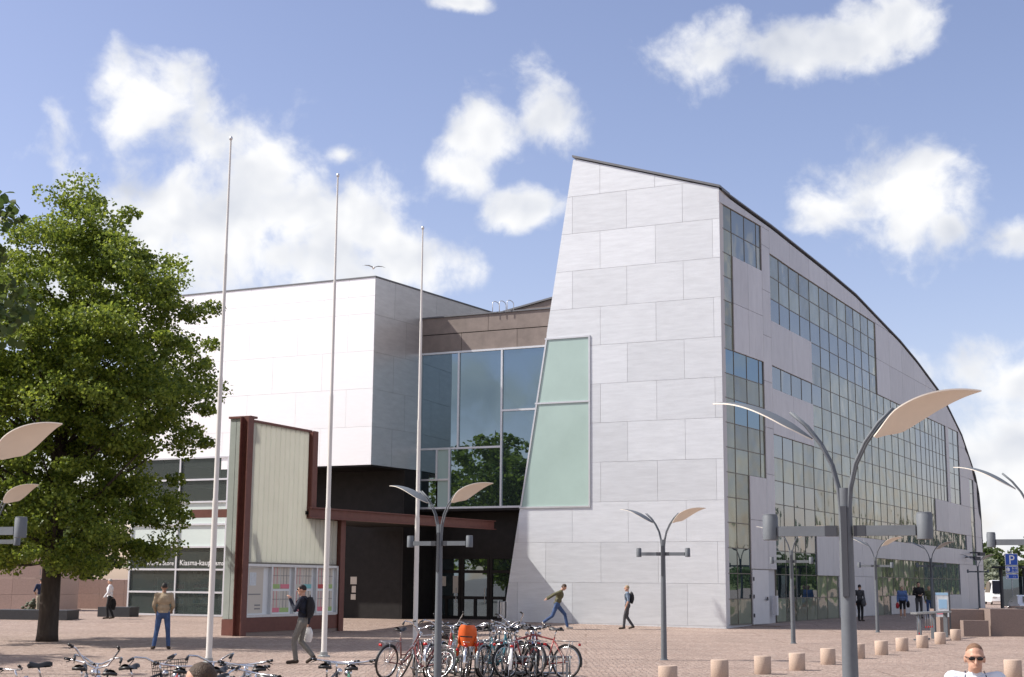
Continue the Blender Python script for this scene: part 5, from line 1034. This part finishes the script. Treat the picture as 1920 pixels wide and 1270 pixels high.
for i in range(420): x = random.uniform(55, 420); yv = random.uniform(285, 420); hc.append((x, yv, .18+(8+3*math.sin(x*.03))*sstep(0, 1, (yv-290)/180)*sstep(40, 90, x)+random.uniform(.5, 5))); hr_.append(random.uniform(2.5, 4.5))
o = link('far_wood', leaves_mesh('far_wood', hc, hr_, 45, 1.3, 'leaff', 77)); o['kind'] = 'stuff'; tag(o, 'far wooded slope closing the view on the right', 'wood')
# gull over the white wing
t = thing('seagull', 'small gull gliding above the white wing', 'bird', (-6.0, 60, 15.2), R(20))
q = MB(); q.ell((0, 0, 0), (.05, .17, .05), 10, 7); q.ell((0, .17, .01), (.03, .05, .03), 8, 6); put('body', q, 'whitep', t, True)
for s in (-1, 1):
    q = MB(); q.quadstrip([[(0, .06, .02), (s*.2, .08, .10), (s*.40, .02, .09), (s*.52, -.06, .04)], [(0, -.08, .02), (s*.2, -.05, .10), (s*.38, -.06, .09), (s*.52, -.065, .04)]]); q.quadstrip([[(0, .06, .005), (s*.2, .08, .085), (s*.40, .02, .08), (s*.52, -.06, .035)], [(0, -.08, .005), (s*.2, -.05, .085), (s*.38, -.06, .08), (s*.52, -.065, .035)]]); put('wing', q, 'rack', t, True)
# more bicycles crowding the racks
for a_ in [(-1.35, 29.5, 80, 'silver bicycle standing between the slumped one and the lamp post', (.5, .5, .52), 0, 1, 'chrome', True, False, 4, -18), (-0.65, 29.8, 102, 'dark green bicycle behind the child seat', (.03, .10, .06), 1, 0, 'blackp', True, True, -3, 10), (0.45, 30.2, 110, 'black city bicycle at the back of the rack row', (.02, .02, .025), 1, 1, 'blackp', True, False, 6, 20),
           (0.9, 30.1, 76, 'bicycle with pale saddle at the back of the rack row', (.4, .4, .42), 1, 2, 'rack', True, False, -4, -14), (1.45, 29.9, 95, 'dark blue bicycle behind the red ones', (.03, .05, .14), 0, 0, 'blackp', True, False, 3, 12), (-5.35, 18.3, 88, 'brown bicycle hidden among the lower left ones', (.12, .07, .04), 1, 1, 'blackp', True, False, 4, 16), (-3.15, 18.4, 112, 'grey bicycle with black bell, right of the lower left group', (.25, .26, .27), 0, 0, 'blackp', False, False, -5, -16)]:
    bike(-2.15+(a_[0]+2.15)*.73 if a_[1] > 25 else a_[0], *a_[1:])
# left background beyond the low wall
for k, (x, y, hh, rr, lab) in enumerate([(-38, 122, 9, 5, 'far tree on the left, over the parked cars'), (-47, 128, 11, 6, 'far tree on the left, behind the pedestal'), (-30, 134, 8, 5, 'far tree on the left, beside the glazed shop')]):
    tree('far_tree', lab, (x, y, .18), [(.6, rr*.7), (hh*.35, rr), (hh*.6, rr*.95), (hh*.85, rr*.6), (hh, rr*.2)], hh*.2, .25, 70, 60, .5, 1.3, 'leaff', 60+k, group='trees beyond the museum')
